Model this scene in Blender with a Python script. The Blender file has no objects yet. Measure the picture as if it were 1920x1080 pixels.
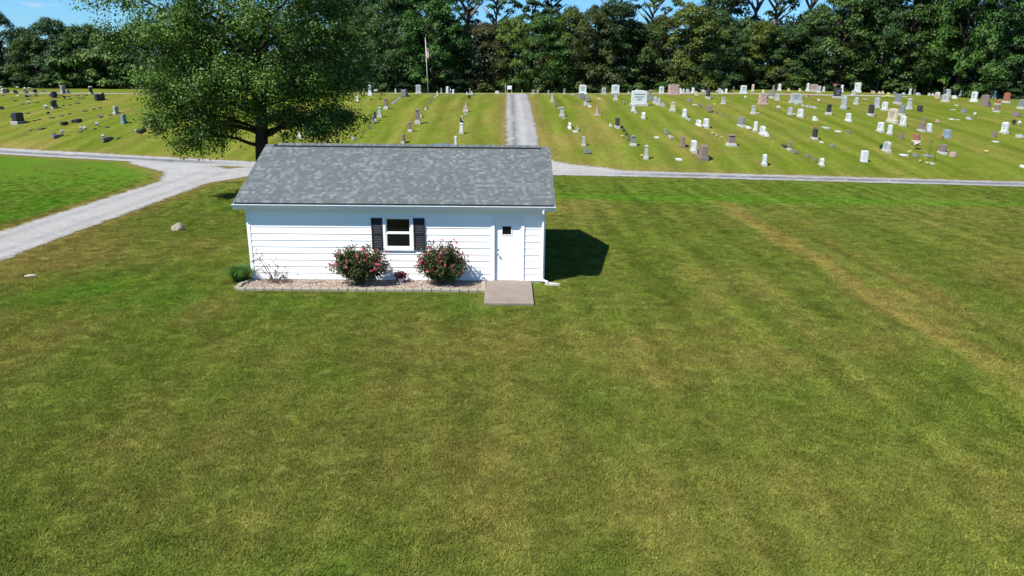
import bpy, math, random
import numpy as np
from mathutils import Vector, Matrix
S = bpy.context.scene
COL = S.collection
R = math.radians
# ------------------------------------------------------------------ camera
PITCH, YAW, ROLL = .2921, .0106, .0104
CAM = Vector((8.4471, -23.156, 6.7609))
fwd = Vector((math.sin(YAW)*math.cos(PITCH), math.cos(YAW)*math.cos(PITCH), -math.sin(PITCH)))
rt0 = Vector((math.cos(YAW), -math.sin(YAW), 0)); up0 = rt0.cross(fwd)
rt = rt0*math.cos(ROLL) + up0*math.sin(ROLL); up = up0*math.cos(ROLL) - rt0*math.sin(ROLL)
cd = bpy.data.cameras.new('camera'); cam = bpy.data.objects.new('camera', cd); COL.objects.link(cam)
cd.sensor_width = 36; cd.lens = 1343.75/1920*36; cd.clip_start = .1; cd.clip_end = 3000
cam.matrix_world = Matrix(((rt.x, up.x, -fwd.x, CAM.x), (rt.y, up.y, -fwd.y, CAM.y), (rt.z, up.z, -fwd.z, CAM.z), (0, 0, 0, 1)))
S.camera = cam
# ------------------------------------------------------------------ light
SUNV = Vector((-.644, -.449, 1.0)).normalized()
sd = bpy.data.lights.new('sun', 'SUN'); sd.energy = 5.0; sd.angle = R(.5); sd.color = (1, .96, .9)
sun = bpy.data.objects.new('sun', sd); COL.objects.link(sun); sun.location = (0, 0, 40)
sun.rotation_euler = (-SUNV).to_track_quat('-Z', 'Y').to_euler()
W = bpy.data.worlds.new('World'); S.world = W; W.use_nodes = True
nt = W.node_tree; nt.nodes.clear()
def wn(t, **k):
    n = nt.nodes.new(t)
    for a, b in k.items(): setattr(n, a, b)
    return n
sky = wn('ShaderNodeTexSky', sky_type='NISHITA', sun_disc=False)
sky.sun_elevation = R(51.9); sky.sun_rotation = math.atan2(-.644, -.449); sky.altitude = 100; sky.air_density = 1.0; sky.dust_density = .3; sky.ozone_density = 3.0
bg = wn('ShaderNodeBackground'); bg.inputs[1].default_value = .062
out = wn('ShaderNodeOutputWorld')
tc = wn('ShaderNodeTexCoord'); mp = wn('ShaderNodeMapping'); mp.inputs['Scale'].default_value = (9, 9, 46); mp.inputs['Location'].default_value = (1.3, .4, 2.2)
nz = wn('ShaderNodeTexNoise'); nz.inputs['Scale'].default_value = 1.0; nz.inputs['Detail'].default_value = 4
cr = wn('ShaderNodeValToRGB'); cr.color_ramp.elements[0].position = .66; cr.color_ramp.elements[1].position = .80
mx = wn('ShaderNodeMix', data_type='RGBA'); mx.inputs['B'].default_value = (5.5, 6.6, 7.4, 1)
L = nt.links.new
L(tc.outputs['Generated'], mp.inputs[0]); L(mp.outputs[0], nz.inputs['Vector']); L(nz.outputs[0], cr.inputs[0])
L(cr.outputs[0], mx.inputs['Factor']); tn = wn('ShaderNodeMix', data_type='RGBA', blend_type='MULTIPLY'); tn.inputs['Factor'].default_value = 1; tn.inputs['B'].default_value = (.52, .92, 1.32, 1)
L(sky.outputs[0], tn.inputs['A']); L(tn.outputs['Result'], mx.inputs['A']); L(mx.outputs['Result'], bg.inputs[0]); L(bg.outputs[0], out.inputs[0])
S.view_settings.view_transform = 'Standard'; S.view_settings.look = 'None'; S.view_settings.exposure = 1.0; S.view_settings.gamma = 1
S.view_settings.use_curve_mapping = False
# ------------------------------------------------------------------ terrain
BX = [-200, -52, -35, -26, -17, -12, 4, 12, 18, 33, 43, 200]; BY = [44, 42, 38.6, 36.0, 33.5, 32.2, 30, 28.8, 27.8, 26, 25.2, 24]
EX = [-200, -55, -20, 9, 41, 76, 200]; EZ = [3.0, 3.33, 3.8, 4.05, 4.23, 3.6, 3.0]
AX = [-200, -55, -25, -10, 20, 30, 60, 90, 200]; AZ = [.3, .3, .1, 0, 0, .5, .6, .2, .2]
YC = 73.
def T(x, y):
    b = np.interp(x, BX, BY); t1 = np.clip((y-b)/(YC-b), 0, 1)
    g = (1-(1-t1)**1.5)*np.clip(t1/.08, 0, 1)**.5
    s = np.clip((y-YC)/14, 0, 1); s = s*s*(3-2*s)
    return np.interp(x, EX, EZ)*g + np.interp(x, AX, AZ)*s
def h2(ix, iy, seed):
    n = (ix*374761393 + iy*668265263 + seed*974711) & 0x7fffffff
    n = ((n ^ (n >> 13))*1274126177) & 0x7fffffff
    return ((n ^ (n >> 16)) & 0xffff)/65535.
def vnoise(x, y, seed):
    xi = np.floor(x).astype(np.int64); yi = np.floor(y).astype(np.int64); fx = x-xi; fy = y-yi
    fx = fx*fx*(3-2*fx); fy = fy*fy*(3-2*fy)
    a = h2(xi, yi, seed); b = h2(xi+1, yi, seed); c = h2(xi, yi+1, seed); d = h2(xi+1, yi+1, seed)
    return (a*(1-fx)+b*fx)*(1-fy) + (c*(1-fx)+d*fx)*fy
def fbm(x, y, sc, seed, o=4):
    s = 0; a = .5; t = 0
    for i in range(o):
        s = s + a*vnoise(x/sc*2**i, y/sc*2**i, seed+i*17); t += a; a *= .55
    return s/t
def sstep(a, b, x):
    t = np.clip((x-a)/(b-a), 0, 1); return t*t*(3-2*t)
def segd(x, y, pts):
    d = 1e9; 
    for (x0, y0), (x1, y1) in zip(pts[:-1], pts[1:]):
        dx, dy = x1-x0, y1-y0; t = np.clip(((x-x0)*dx+(y-y0)*dy)/(dx*dx+dy*dy), 0, 1)
        d = np.minimum(d, np.hypot(x-x0-t*dx, y-y0-t*dy))
    return d
ROADL = [(-150, 68), (-60, 45.5), (-34, 37.8), (-25, 35), (-18.5, 33), (-12, 31), (0, 29), (6, 28.4), (12, 27.9), (17.6, 27.3), (33, 25.3), (43, 24), (60, 22.6), (150, 18)]
DRIVE = [(-11.6, -40), (-11.6, 26)]
LANE = [(9.8, 29), (9.8, 75.5)]
FANS = [([(-11.6, 23), (-13, 27), (-18, 32)], 2.0), ([(-11.5, 23), (-9.5, 27), (-4, 29)], 2.1), ([(9.8, 34), (11.3, 30.5), (16, 28)], 1.25), ([(9.8, 34), (8, 31), (3, 29.3)], 1.25)]
CREST = [(-90, 82), (-52, 77.9), (-22, 74.4), (9.3, 74.6), (40, 76.9), (64, 80)]
def road_sd(x, y):
    hw = np.interp(x, [-60, -20, 12, 20, 60], [1.5, 1.5, 1.55, 1.28, 1.2])
    d = hw - segd(x, y, ROADL)
    d = np.maximum(d, 1.65 - segd(x, y, DRIVE)); d = np.maximum(d, 1.36 - segd(x, y, LANE))
    for p, w in FANS: d = np.maximum(d, w - segd(x, y, p))
    return np.maximum(d, .75 - segd(x, y, CREST))
# ------------------------------------------------------------------ materials
def new_mat(name):
    m = bpy.data.materials.new(name); m.use_nodes = True; m.node_tree.nodes.clear(); return m
class NT:
    def __init__(s, m): s.m = m; s.t = m.node_tree
    def n(s, t, ins=None, **k):
        n = s.t.nodes.new(t)
        for a, b in k.items(): setattr(n, a, b)
        for a, b in (ins or {}).items():
            i = n.inputs[a]
            if isinstance(b, bpy.types.NodeSocket): s.t.links.new(b, i)
            else: i.default_value = b
        return n
    def attr(s, name, typ='GEOMETRY'): return s.n('ShaderNodeAttribute', attribute_name=name, attribute_type=typ).outputs
    def math(s, op, a, b=0., c=None, clamp=False):
        d = {0: a, 1: b}
        if c is not None: d[2] = c
        return s.n('ShaderNodeMath', d, operation=op, use_clamp=clamp).outputs[0]
    def mix(s, f, a, b, bt='MIX'):
        n = s.n('ShaderNodeMix', data_type='RGBA', blend_type=bt)
        for k, v in (('Factor', f), ('A', a), ('B', b)):
            i = n.inputs[k] if k == 'Factor' else [q for q in n.inputs if q.name == k and q.type == 'RGBA'][0]
            if isinstance(v, bpy.types.NodeSocket): s.t.links.new(v, i)
            else: i.default_value = v if k == 'Factor' else (tuple(v)+(1,))[:4]
        return [q for q in n.outputs if q.type == 'RGBA'][0]
    def noise(s, vec, sc, det=3, rough=.6, out=0):
        return s.n('ShaderNodeTexNoise', {'Vector': vec, 'Scale': sc, 'Detail': det, 'Roughness': rough}).outputs[out]
    def mr(s, v, a, b, c, d): return s.n('ShaderNodeMapRange', {0: v, 1: a, 2: b, 3: c, 4: d}).outputs[0]
    def obj(s): return s.n('ShaderNodeTexCoord').outputs['Object']
    def pos(s): return s.n('ShaderNodeNewGeometry').outputs['Position']
    def bump(s, h, st=.3, dist=.02): return s.n('ShaderNodeBump', {'Height': h, 'Strength': st, 'Distance': dist}).outputs[0]
    def bsdf(s, col, rough=.8, normal=None, spec=.3, **k):
        d = {'Base Color': col if isinstance(col, bpy.types.NodeSocket) else tuple(col)+(1,), 'Roughness': rough, 'Specular IOR Level': spec}
        if normal is not None: d['Normal'] = normal
        d.update(k); return s.n('ShaderNodeBsdfPrincipled', d).outputs[0]
    def out(s, sh): s.n('ShaderNodeOutputMaterial', {0: sh}); return s.m
def simple(name, col, rough=.6, var=.12, sc=6, bump=0., spec=.3, metal=0.):
    n = NT(new_mat(name)); o = n.obj(); f = n.noise(o, sc, 4)
    c = n.mix(f, [v*(1-var) for v in col], [min(1, v*(1+var)) for v in col])
    nm = n.bump(n.noise(o, sc*6, 3), bump) if bump else None
    return n.out(n.bsdf(c, rough, nm, spec, Metallic=metal))
def grass_color(n, typ, rnd):
    a = lambda k: n.attr(k, typ)['Fac'] if 'Fac' in n.attr(k, typ) else None
    at = lambda k: n.n('ShaderNodeAttribute', attribute_name=k, attribute_type=typ).outputs['Fac']
    c = n.mix(rnd, (.047, .074, .009), (.106, .144, .022))
    c = n.mix(at('lush'), c, n.mix(rnd, (.036, .104, .006), (.080, .176, .014)))
    c = n.mix(at('cem'), c, n.mix(rnd, (.062, .094, .009), (.106, .138, .017)))
    c = n.mix(at('dry'), c, n.mix(rnd, (.090, .076, .017), (.195, .160, .046)))
    k = n.math('MULTIPLY_ADD', at('mow'), .6, .7)
    return n.mix(1.0, c, n.n('ShaderNodeCombineColor', {0: k, 1: k, 2: k}).outputs[0], 'MULTIPLY')
def mat_ground():
    n = NT(new_mat('grass_ground')); p = n.pos()
    f1 = n.noise(p, 2.2, 6, .75); f2 = n.noise(p, 14, 5, .8)
    r = n.mr(n.math('ADD', n.math('MULTIPLY', f1, .45), n.math('MULTIPLY', f2, .55)), .36, .64, 0, 1)
    c = grass_color(n, 'GEOMETRY', r)
    f3 = n.noise(p, 38, 3, .8)
    k = n.math('MULTIPLY', n.mr(f3, .3, .7, .65, 1.3), n.mr(n.noise(p, 5.5, 4, .75), .32, .68, .72, 1.28))
    c = n.mix(1., c, n.n('ShaderNodeCombineColor', {0: k, 1: k, 2: k}).outputs[0], 'MULTIPLY')
    b = n.bump(n.math('ADD', f3, n.math('MULTIPLY', f2, 1.5)), .6, .05)
    return n.out(n.bsdf(c, 1., b, 0.))
def mat_blade():
    n = NT(new_mat('grass_blade'))
    c = grass_color(n, 'INSTANCER', n.attr('rnd')['Fac'])
    k = n.mr(n.n('ShaderNodeObjectInfo').outputs['Random'], 0, 1, 1.05, 2.2)
    c = n.mix(1., c, n.n('ShaderNodeCombineColor', {0: k, 1: k, 2: k}).outputs[0], 'MULTIPLY')
    d = n.n('ShaderNodeBsdfDiffuse', {0: c}).outputs[0]; t = n.n('ShaderNodeBsdfTranslucent', {0: c}).outputs[0]
    return n.out(n.n('ShaderNodeMixShader', {0: .4, 1: d, 2: t}).outputs[0])
def mat_gravel_road():
    n = NT(new_mat('gravel_road_surface')); p = n.pos()
    f = n.noise(p, .6, 5, .6); g = n.noise(p, 22, 3, .8)
    c = n.mix(f, (.215, .211, .202), (.32, .316, .305))
    c = n.mix(n.mr(n.noise(p, .25, 3), .5, .7, 0, .6), c, (.22, .205, .175))
    asp = n.math('MULTIPLY', n.attr('asph')['Fac'], n.mr(n.noise(p, .9, 4, .7), .34, .48, 0, 1))
    c = n.mix(asp, c, n.mix(f, (.075, .078, .085), (.12, .124, .134)))
    k = n.math('MULTIPLY', n.mr(g, .3, .7, .66, 1.28), n.mr(n.noise(p, 4.5, 4, .75), .3, .7, .82, 1.16))
    c = n.mix(1., c, n.n('ShaderNodeCombineColor', {0: k, 1: k, 2: k}).outputs[0], 'MULTIPLY')
    e = n.attr('edge')['Fac']
    ee = n.math('ADD', e, n.math('ADD', n.math('MULTIPLY', n.math('SUBTRACT', n.noise(p, 1.3, 6, .8), .5), 1.5), n.math('MULTIPLY', n.math('SUBTRACT', g, .5), .5)))
    al = n.math('GREATER_THAN', ee, 0.)
    c = n.mix(n.mr(ee, 0, .35, .75, 0), c, (.13, .115, .07))
    s = n.bsdf(c, .95, n.bump(g, .5, .03), .15)
    return n.out(n.n('ShaderNodeMixShader', {0: al, 1: n.n('ShaderNodeBsdfTransparent').outputs[0], 2: s}).outputs[0])
def mat_leaf(name, lo, hi, trans=.28, tint=False):
    n = NT(new_mat(name)); r = n.attr('rnd')['Fac']
    c = n.mix(r, lo, hi)
    if tint: c = n.mix(1., c, n.n('ShaderNodeObjectInfo').outputs['Color'], 'MULTIPLY')
    d = n.bsdf(c, .55, None, .25); t = n.n('ShaderNodeBsdfTranslucent', {0: c}).outputs[0]
    return n.out(n.n('ShaderNodeMixShader', {0: trans, 1: d, 2: t}).outputs[0])
def mat_bark(name, lo, hi):
    n = NT(new_mat(name)); o = n.obj(); v = n.n('ShaderNodeMapping', {'Vector': o, 'Scale': (9, 9, 1.6)}).outputs[0]
    f = n.noise(v, 1.5, 6, .7)
    return n.out(n.bsdf(n.mix(f, lo, hi), .95, n.bump(f, .8, .05), .1))
def mat_shingle():
    n = NT(new_mat('asphalt_shingle')); uv = n.n('ShaderNodeUVMap').outputs[0]
    sp = n.n('ShaderNodeSeparateXYZ', {0: uv}); u, v = sp.outputs[0], sp.outputs[1]
    row = n.math('FLOOR', n.math('DIVIDE', v, .143))
    ro = n.n('ShaderNodeTexWhiteNoise', {'W': row}, noise_dimensions='1D').outputs[0]
    def tab(w, sd):
        tb = n.math('FLOOR', n.math('ADD', n.math('DIVIDE', u, w), n.math('MULTIPLY', ro, 7.3+sd)))
        cv = n.n('ShaderNodeCombineXYZ', {0: tb, 1: row, 2: sd}).outputs[0]
        return n.n('ShaderNodeTexWhiteNoise', {'Vector': cv}, noise_dimensions='3D').outputs[0]
    a = tab(.115, 1.); b = tab(.22, 5.)
    m = n.math('ADD', n.math('MULTIPLY', a, .7), n.math('MULTIPLY', b, .3))
    r = n.n('ShaderNodeValToRGB'); n.t.links.new(m, r.inputs[0])
    e = r.color_ramp.elements; e[0].position = .12; e[0].color = (.082, .094, .094, 1); e[1].position = .93; e[1].color = (.164, .180, .178, 1)
    q = e.new(.45); q.color = (.090, .104, .104, 1); q = e.new(.68); q.color = (.118, .133, .132, 1)
    g = n.noise(n.obj(), 60, 3, .8)
    c = n.mix(n.mr(g, .3, .7, 0, 1), r.outputs[0], (.03, .036, .04)); c = n.mix(.7, c, r.outputs[0])
    c = n.mix(n.mr(n.noise(n.obj(), .7, 3), .4, .7, 0, .2), c, (.062, .06, .062))
    return n.out(n.bsdf(c, .9, n.bump(g, .4, .01), .2))
def mat_granite(name, col, var=.25, rough=.45):
    n = NT(new_mat(name)); o = n.pos(); f = n.noise(o, 26, 4, .8); g = n.noise(o, 1.7, 4, .6)
    c = n.mix(n.mr(f, .35, .65, 0, 1), [v*(1-var) for v in col], [min(.9, v*(1+var)) for v in col])
    c = n.mix(n.mr(g, .52, .75, 0, .45), c, [v*.5+.02 for v in col])
    return n.out(n.bsdf(c, rough, n.bump(f, .15, .01), .35))
M = dict(
 ground=mat_ground(), blade=mat_blade(), road=mat_gravel_road(), shingle=mat_shingle(),
 siding=simple('white_vinyl_siding', (.88, .86, .82), .5, .03, 1.2), trim=simple('white_painted_trim', (.80, .80, .80), .45, .03, 3),
 gutter=simple('white_aluminium_gutter', (.74, .76, .77), .35, .05, 3), soffit=simple('soffit_white', (.55, .57, .58), .7, .05, 3),
 vent=simple('black_ridge_vent', (.012, .012, .014), .7), shutter=simple('charcoal_shutter', (.018, .018, .022), .5, .15, 8),
 glass=simple('dark_window_glass', (.006, .007, .008), .06, .2, 2, spec=.5), metal=simple('brushed_metal', (.35, .34, .32), .3, metal=1.),
 concrete=simple('concrete_slab', (.178, .148, .122), .9, .3, 2.5, .25), block=simple('edging_concrete', (.24, .215, .165), .9, .25, 5, .3),
 bed=simple('gravel_bed_base', (.19, .14, .11), .95, .4, 28, .6), soil=simple('foundation_concrete', (.32, .32, .31), .9, .2, 3),
 bark=mat_bark('dark_bark', (.018, .014, .011), (.06, .048, .036)), pbark=mat_bark('pale_bark', (.09, .08, .065), (.24, .215, .18)),
 oakleaf=mat_leaf('broad_leaf_green', (.016, .045, .005), (.112, .205, .024), .3), wood=mat_leaf('woodland_leaf', (.45, .45, .45), (1.4, 1.4, 1.35), .3, True),
 roseleaf=mat_leaf('rose_leaf', (.020, .040, .009), (.072, .095, .025)), rose=mat_leaf('rose_petal', (.30, .035, .05), (.6, .15, .19), .2),
 twig=simple('dry_twig', (.12, .085, .06), .9), ornleaf=mat_leaf('long_grass_leaf', (.03, .08, .01), (.08, .17, .03)),
 rock=simple('field_stone', (.26, .22, .16), .9, .3, 5, .6), pvc=simple('white_downspout', (.78, .78, .77), .4, .04, 3),
 burg=mat_leaf('burgundy_leaf', (.05, .006, .012), (.16, .02, .03)), sign=simple('white_sign_face', (.8, .8, .78), .5, .04), line=simple('grey_sign_line', (.28, .3, .3), .6),
 pole=simple('pale_flag_pole', (.5, .52, .5), .4), flagw=simple('flag_white', (.75, .72, .72), .8), flagr=simple('flag_red', (.38, .05, .07), .8), flagb=simple('flag_blue', (.03, .04, .14), .8),
 tarp=simple('blue_tarp', (.05, .13, .26), .5, .2, 3, .2), iron=simple('black_iron', (.02, .02, .02), .5), plastic=simple('white_scrap', (.30, .27, .22), .7),
 stem=simple('green_stem', (.04, .09, .02), .8))
GC = dict(w=(.47, .50, .50), g=(.30, .325, .325), m=(.15, .165, .175), d=(.028, .03, .036), p=(.34, .235, .20), n=(.165, .125, .11), t=(.42, .36, .26), R=(.25, .09, .07), B=(.17, .23, .28), base=(.36, .355, .33))
for k, c in GC.items(): M['g_'+k] = mat_granite('granite_'+dict(w='white', g='light_grey', m='mid_grey', d='black', p='pink', n='brown', t='tan', R='red', B='blue_grey', base='pale_base')[k], c)
FC = dict(W=((.55, .52, .47), (.8, .8, .75)), Y=((.5, .42, .09), (.75, .7, .35)), R=((.4, .03, .05), (.7, .25, .27)), K=((.02, .03, .02), (.12, .07, .07)), G=((.012, .05, .03), (.03, .11, .07)), T=((.3, .24, .14), (.5, .42, .3)))
for k, (a, b) in FC.items(): M['f_'+k] = mat_leaf('petal_'+dict(W='white', Y='yellow', R='red', K='dark', G='green', T='tan')[k], a, b, .15)
# ------------------------------------------------------------------ mesh helpers
class MB:
    def __init__(s): s.v = []; s.f = []; s.uv = {}
    def add(s, vs, fs):
        o = len(s.v); s.v += [tuple(v) for v in vs]; s.f += [tuple(i+o for i in f) for f in fs]; return s
    def box(s, x0, x1, y0, y1, z0, z1, ch=0):
        if ch:
            c = ch; vs = [(x0, y0, z0), (x1, y0, z0), (x1, y1, z0), (x0, y1, z0), (x0, y0, z1-c), (x1, y0, z1-c), (x1, y1, z1-c), (x0, y1, z1-c), (x0+c, y0+c, z1), (x1-c, y0+c, z1), (x1-c, y1-c, z1), (x0+c, y1-c, z1)]
            return s.add(vs, [(0, 3, 2, 1), (0, 1, 5, 4), (1, 2, 6, 5), (2, 3, 7, 6), (3, 0, 4, 7), (4, 5, 9, 8), (5, 6, 10, 9), (6, 7, 11, 10), (7, 4, 8, 11), (8, 9, 10, 11)])
        vs = [(x0, y0, z0), (x1, y0, z0), (x1, y1, z0), (x0, y1, z0), (x0, y0, z1), (x1, y0, z1), (x1, y1, z1), (x0, y1, z1)]
        return s.add(vs, [(0, 3, 2, 1), (4, 5, 6, 7), (0, 1, 5, 4), (1, 2, 6, 5), (2, 3, 7, 6), (3, 0, 4, 7)])
    def prism(s, prof, a0, a1, axis='y'):
        n = len(prof); mk = (lambda p, t: (p[0], t, p[1])) if axis == 'y' else (lambda p, t: (t, p[0], p[1]))
        vs = [mk(p, a0) for p in prof]+[mk(p, a1) for p in prof]
        return s.add(vs, [tuple(range(n))[::-1], tuple(range(n, 2*n))]+[(i, (i+1) % n, n+(i+1) % n, n+i) for i in range(n)])
    def tube(s, pts, rad, sides=7):
        pts = [Vector(p) for p in pts]; base = []; n = len(pts)
        prev = None
        for i, p in enumerate(pts):
            t = (pts[min(i+1, n-1)]-pts[max(i-1, 0)]).normalized()
            a = t.orthogonal().normalized() if prev is None else (prev - t*prev.dot(t)).normalized()
            prev = a; b = t.cross(a)
            base.append([p+(a*math.cos(2*math.pi*k/sides)+b*math.sin(2*math.pi*k/sides))*rad[i] for k in range(sides)])
        vs = [q for r_ in base for q in r_]; fs = []
        for i in range(n-1):
            for k in range(sides):
                k2 = (k+1) % sides; fs.append((i*sides+k, i*sides+k2, (i+1)*sides+k2, (i+1)*sides+k))
        fs += [tuple(range(sides))[::-1], tuple((n-1)*sides+k for k in range(sides))]
        return s.add(vs, fs)
    def mesh(s, name):
        me = bpy.data.meshes.new(name); me.from_pydata(s.v, [], s.f); me.update(); return me
    def build(s, name, mat, parent=None, smooth=False):
        return link(name, s.mesh(name), mat, parent, smooth)
def link(name, me, mat, parent=None, smooth=False):
    if mat and not me.materials: me.materials.append(mat)
    if smooth: me.polygons.foreach_set('use_smooth', [True]*len(me.polygons))
    o = bpy.data.objects.new(name, me); COL.objects.link(o)
    if parent: o.parent = parent
    return o
def tag(o, label=None, cat=None, group=None, kind=None):
    for k, v in (('label', label), ('category', cat), ('group', group), ('kind', kind)):
        if v: o[k] = v
    return o
def empty(name, loc=(0, 0, 0), rz=0):
    o = bpy.data.objects.new(name, None); COL.objects.link(o); o.location = loc; o.rotation_euler = (0, 0, rz); o.empty_display_size = .2; return o
def copy_tree(o):
    c = o.copy(); COL.objects.link(c)
    for ch in list(o.children):
        d = ch.copy(); COL.objects.link(d); d.parent = c
    return c
def leaves(name, C, N, size, mat, parent=None, aspect=.55, rnd=None, seed=1, flop=.5):
    """many rhombic leaves: centres C, normals N, sizes"""
    rs = np.random.RandomState(seed); n = len(C)
    N = N/np.maximum(np.linalg.norm(N, axis=1, keepdims=True), 1e-6)
    q = rs.normal(size=(n, 3)); U = np.cross(N, q); U /= np.maximum(np.linalg.norm(U, axis=1, keepdims=True), 1e-6); V = np.cross(N, U)
    s = (np.asarray(size)*np.ones(n))[:, None]
    P = np.stack([C-U*s*.5, C+V*s*.5*aspect-U*s*.06, C+U*s*.5-N*s*.12*flop, C-V*s*.5*aspect-U*s*.06], 1).reshape(-1, 3)
    me = bpy.data.meshes.new(name); me.vertices.add(4*n); me.vertices.foreach_set('co', P.astype(np.float32).ravel())
    me.loops.add(4*n); me.loops.foreach_set('vertex_index', np.arange(4*n, dtype=np.int32))
    me.polygons.add(n); me.polygons.foreach_set('loop_start', np.arange(0, 4*n, 4, dtype=np.int32))
    me.update(calc_edges=True)
    at = me.attributes.new('rnd', 'FLOAT', 'FACE'); r = rs.uniform(0, 1, n) if rnd is None else rnd
    at.data.foreach_set('value', np.asarray(r, dtype=np.float32))
    return link(name, me, mat, parent)
# ------------------------------------------------------------------ ground
def axis(parts):
    a = []
    for x0, x1, st in parts: a += list(np.arange(x0, x1, st))
    return np.array(a+[parts[-1][1]])
xs = axis([(-420, -140, 28), (-140, -60, 3), (-60, -14, .6), (-14, 42, .24), (42, 90, .6), (90, 130, 2), (130, 420, 29)])
ys = axis([(-60, -17, 4), (-17, 42, .6), (42, 84, 1), (84, 124, 2.5), (124, 700, 48)])
GX, GY = np.meshgrid(xs, ys); GZ = T(GX, GY)
def patches(x, y):
    wx = x + (fbm(x, y, 5, 91)-.5)*1.2
    rd = -road_sd(x, y)
    front = y < np.interp(x, BX, BY)-2.6
    cem = sstep(-1.5, 1.5, y-np.interp(x, BX, BY))
    streak = fbm((x+.25*(wx-x))*27, y*.8, 8, 131, 3); streak2 = fbm(x*9+fbm(x, y, 20, 4)*6, y*.55, 7, 141, 4)
    lush = .3*sstep(.58, .8, fbm(x, y, 5, 3)) * (1-cem)*sstep(24, 12, x) + .3*cem*sstep(2, -14, x)
    dry = .06 + .40*sstep(.48, .72, fbm(x, y*.7, 4.0, 11, 5)) + .22*sstep(.45, .7, fbm(x, y, 1.1, 23)) + .20*sstep(.48, .72, streak)*sstep(-15, 4, x+.3*y)
    # drive verges, wheel track across the right field, bare strip behind it
    dry = dry + .75*sstep(1.5, 0., rd)*sstep(-.6, 0, rd+.6)
    dry = dry + .85*np.exp(-((wx-20.4)/.5)**2)*sstep(19, 15, y)*sstep(-16, 2, y)
    dry = dry + .4*np.exp(-((wx-22.3)/.4)**2)*sstep(18, 14, y)
    dry = dry + .5*np.exp(-((x+7.2)/2.2)**2)*np.exp(-((y-3.5)/3.4)**2) + .45*np.exp(-((x+8.4)/1.3)**2)*sstep(12, 2, y)
    dry = dry + .4*np.exp(-((x-12.2)/2.0)**2)*np.exp(-((y-13)/3)**2) + .35*np.exp(-((x-14)/7)**2)*np.exp(-((y+12.5)/1.8)**2)+.35*np.exp(-((x-4)/5)**2)*np.exp(-((y+11)/2)**2)
    dry = dry + .2*sstep(22, 32, x)*sstep(17, 12, y)*sstep(-6, 4, y)
    # lush patches: ditch, island by the drive, lawn left of the shed
    ditch = np.exp(-((y-np.interp(x, [11, 45], [17.6, 16]))/1.2)**2)*sstep(9, 12, x)
    verge = sstep(17, 19, y)*sstep(9, 12, x)*(1-cem)
    isl = sstep(-13.2, -14.2, x)*(1-cem)
    lush = lush + .72*ditch + .12*verge*sstep(.35, .65, fbm(x, y, 4, 44)) + (.42+1.5*(fbm(x, y, 3, 41)-.5))*isl + .75*np.exp(-((x+3.6)/2.2)**2)*np.exp(-((y+1.6)/1.5)**2) + .25*np.exp(-((x-3)/5)**2)*np.exp(-((y+2.6)/.8)**2)
    dry = dry*(1-.8*np.clip(ditch+verge, 0, 1))*(1-.85*isl*sstep(.2, 1.6, rd))
    dry = dry*(1-.25*cem) + cem*(.29*sstep(.5, .66, fbm(x*2.2, y*.35, 6, 77))+.12*sstep(.5, .62, streak2))-cem*.04
    # mowing stripes run along Y, with slow wander
    st = .5+.5*np.sin((wx+.02*y)*2*math.pi/1.25)
    st2 = .5+.5*np.sin((x+(fbm(x, y, 9, 8)-.5)*2.5)*2*math.pi/2.1)
    mow = .52 + (.14*(st-.5)+(streak-.5)*(.45+.65*sstep(7, 14, x)))*(1-cem)*(1-isl) + cem*(.32*(st2-.5)+.95*(streak2-.5)+.12) + .24*(fbm(x, y, 2.2, 61, 5)-.5) + .3*(fbm(x, y, .7, 63, 3)-.5)
    mow = mow + .22*np.exp(-((wx-20.4)/.5)**2)*sstep(19, 15, y) - .12*verge*(1-cem)
    return np.clip(dry, 0, .92), np.clip(lush, 0, 1), np.clip(mow, 0, 1.2), cem
def grid_mesh(name, X, Y, Z, keep=None):
    ny, nx = X.shape; idx = np.arange(nx*ny).reshape(ny, nx)
    q = np.stack([idx[:-1, :-1], idx[:-1, 1:], idx[1:, 1:], idx[1:, :-1]], -1).reshape(-1, 4)
    V = np.stack([X, Y, Z], -1).reshape(-1, 3)
    if keep is not None:
        k = keep.reshape(-1); q = q[k[q].any(1)]; u, inv = np.unique(q, return_inverse=True); q = inv.reshape(-1, 4); V = V[u]
    else: u = None
    me = bpy.data.meshes.new(name); n = len(q)
    me.vertices.add(len(V)); me.vertices.foreach_set('co', V.astype(np.float32).ravel())
    me.loops.add(4*n); me.loops.foreach_set('vertex_index', q.astype(np.int32).ravel())
    me.polygons.add(n); me.polygons.foreach_set('loop_start', np.arange(0, 4*n, 4, dtype=np.int32))
    me.update(calc_edges=True); return me, V
def fattr(me, name, v):
    a = me.attributes.new(name, 'FLOAT', 'POINT'); a.data.foreach_set('value', np.asarray(v, dtype=np.float32).ravel())
me, V = grid_mesh('ground', GX, GY, GZ)
dry, lush, mow, cem = patches(V[:, 0], V[:, 1])
for k, v in (('dry', dry), ('lush', lush), ('mow', mow), ('cem', cem)): fattr(me, k, v)
x, y = V[:, 0], V[:, 1]
dens = sstep(30, 4, y)*np.interp(y, [-17, 0, 12, 26], [1, .75, .55, .35])
half = (y-CAM.y)*.76+6.0
dens = dens*(np.abs(x-CAM.x) < half)*(y > -17)
dens = dens*(road_sd(x, y) < -.15)
dens = dens*~((x > -.5) & (x < 9.9) & (y > -1.0) & (y < 7.3))*~((x > 7.4) & (x < 9.7) & (y > -2.6) & (y < .5))
fattr(me, 'gd', dens)
ground = tag(link('ground', me, M['ground'], smooth=True), kind='structure')
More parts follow.
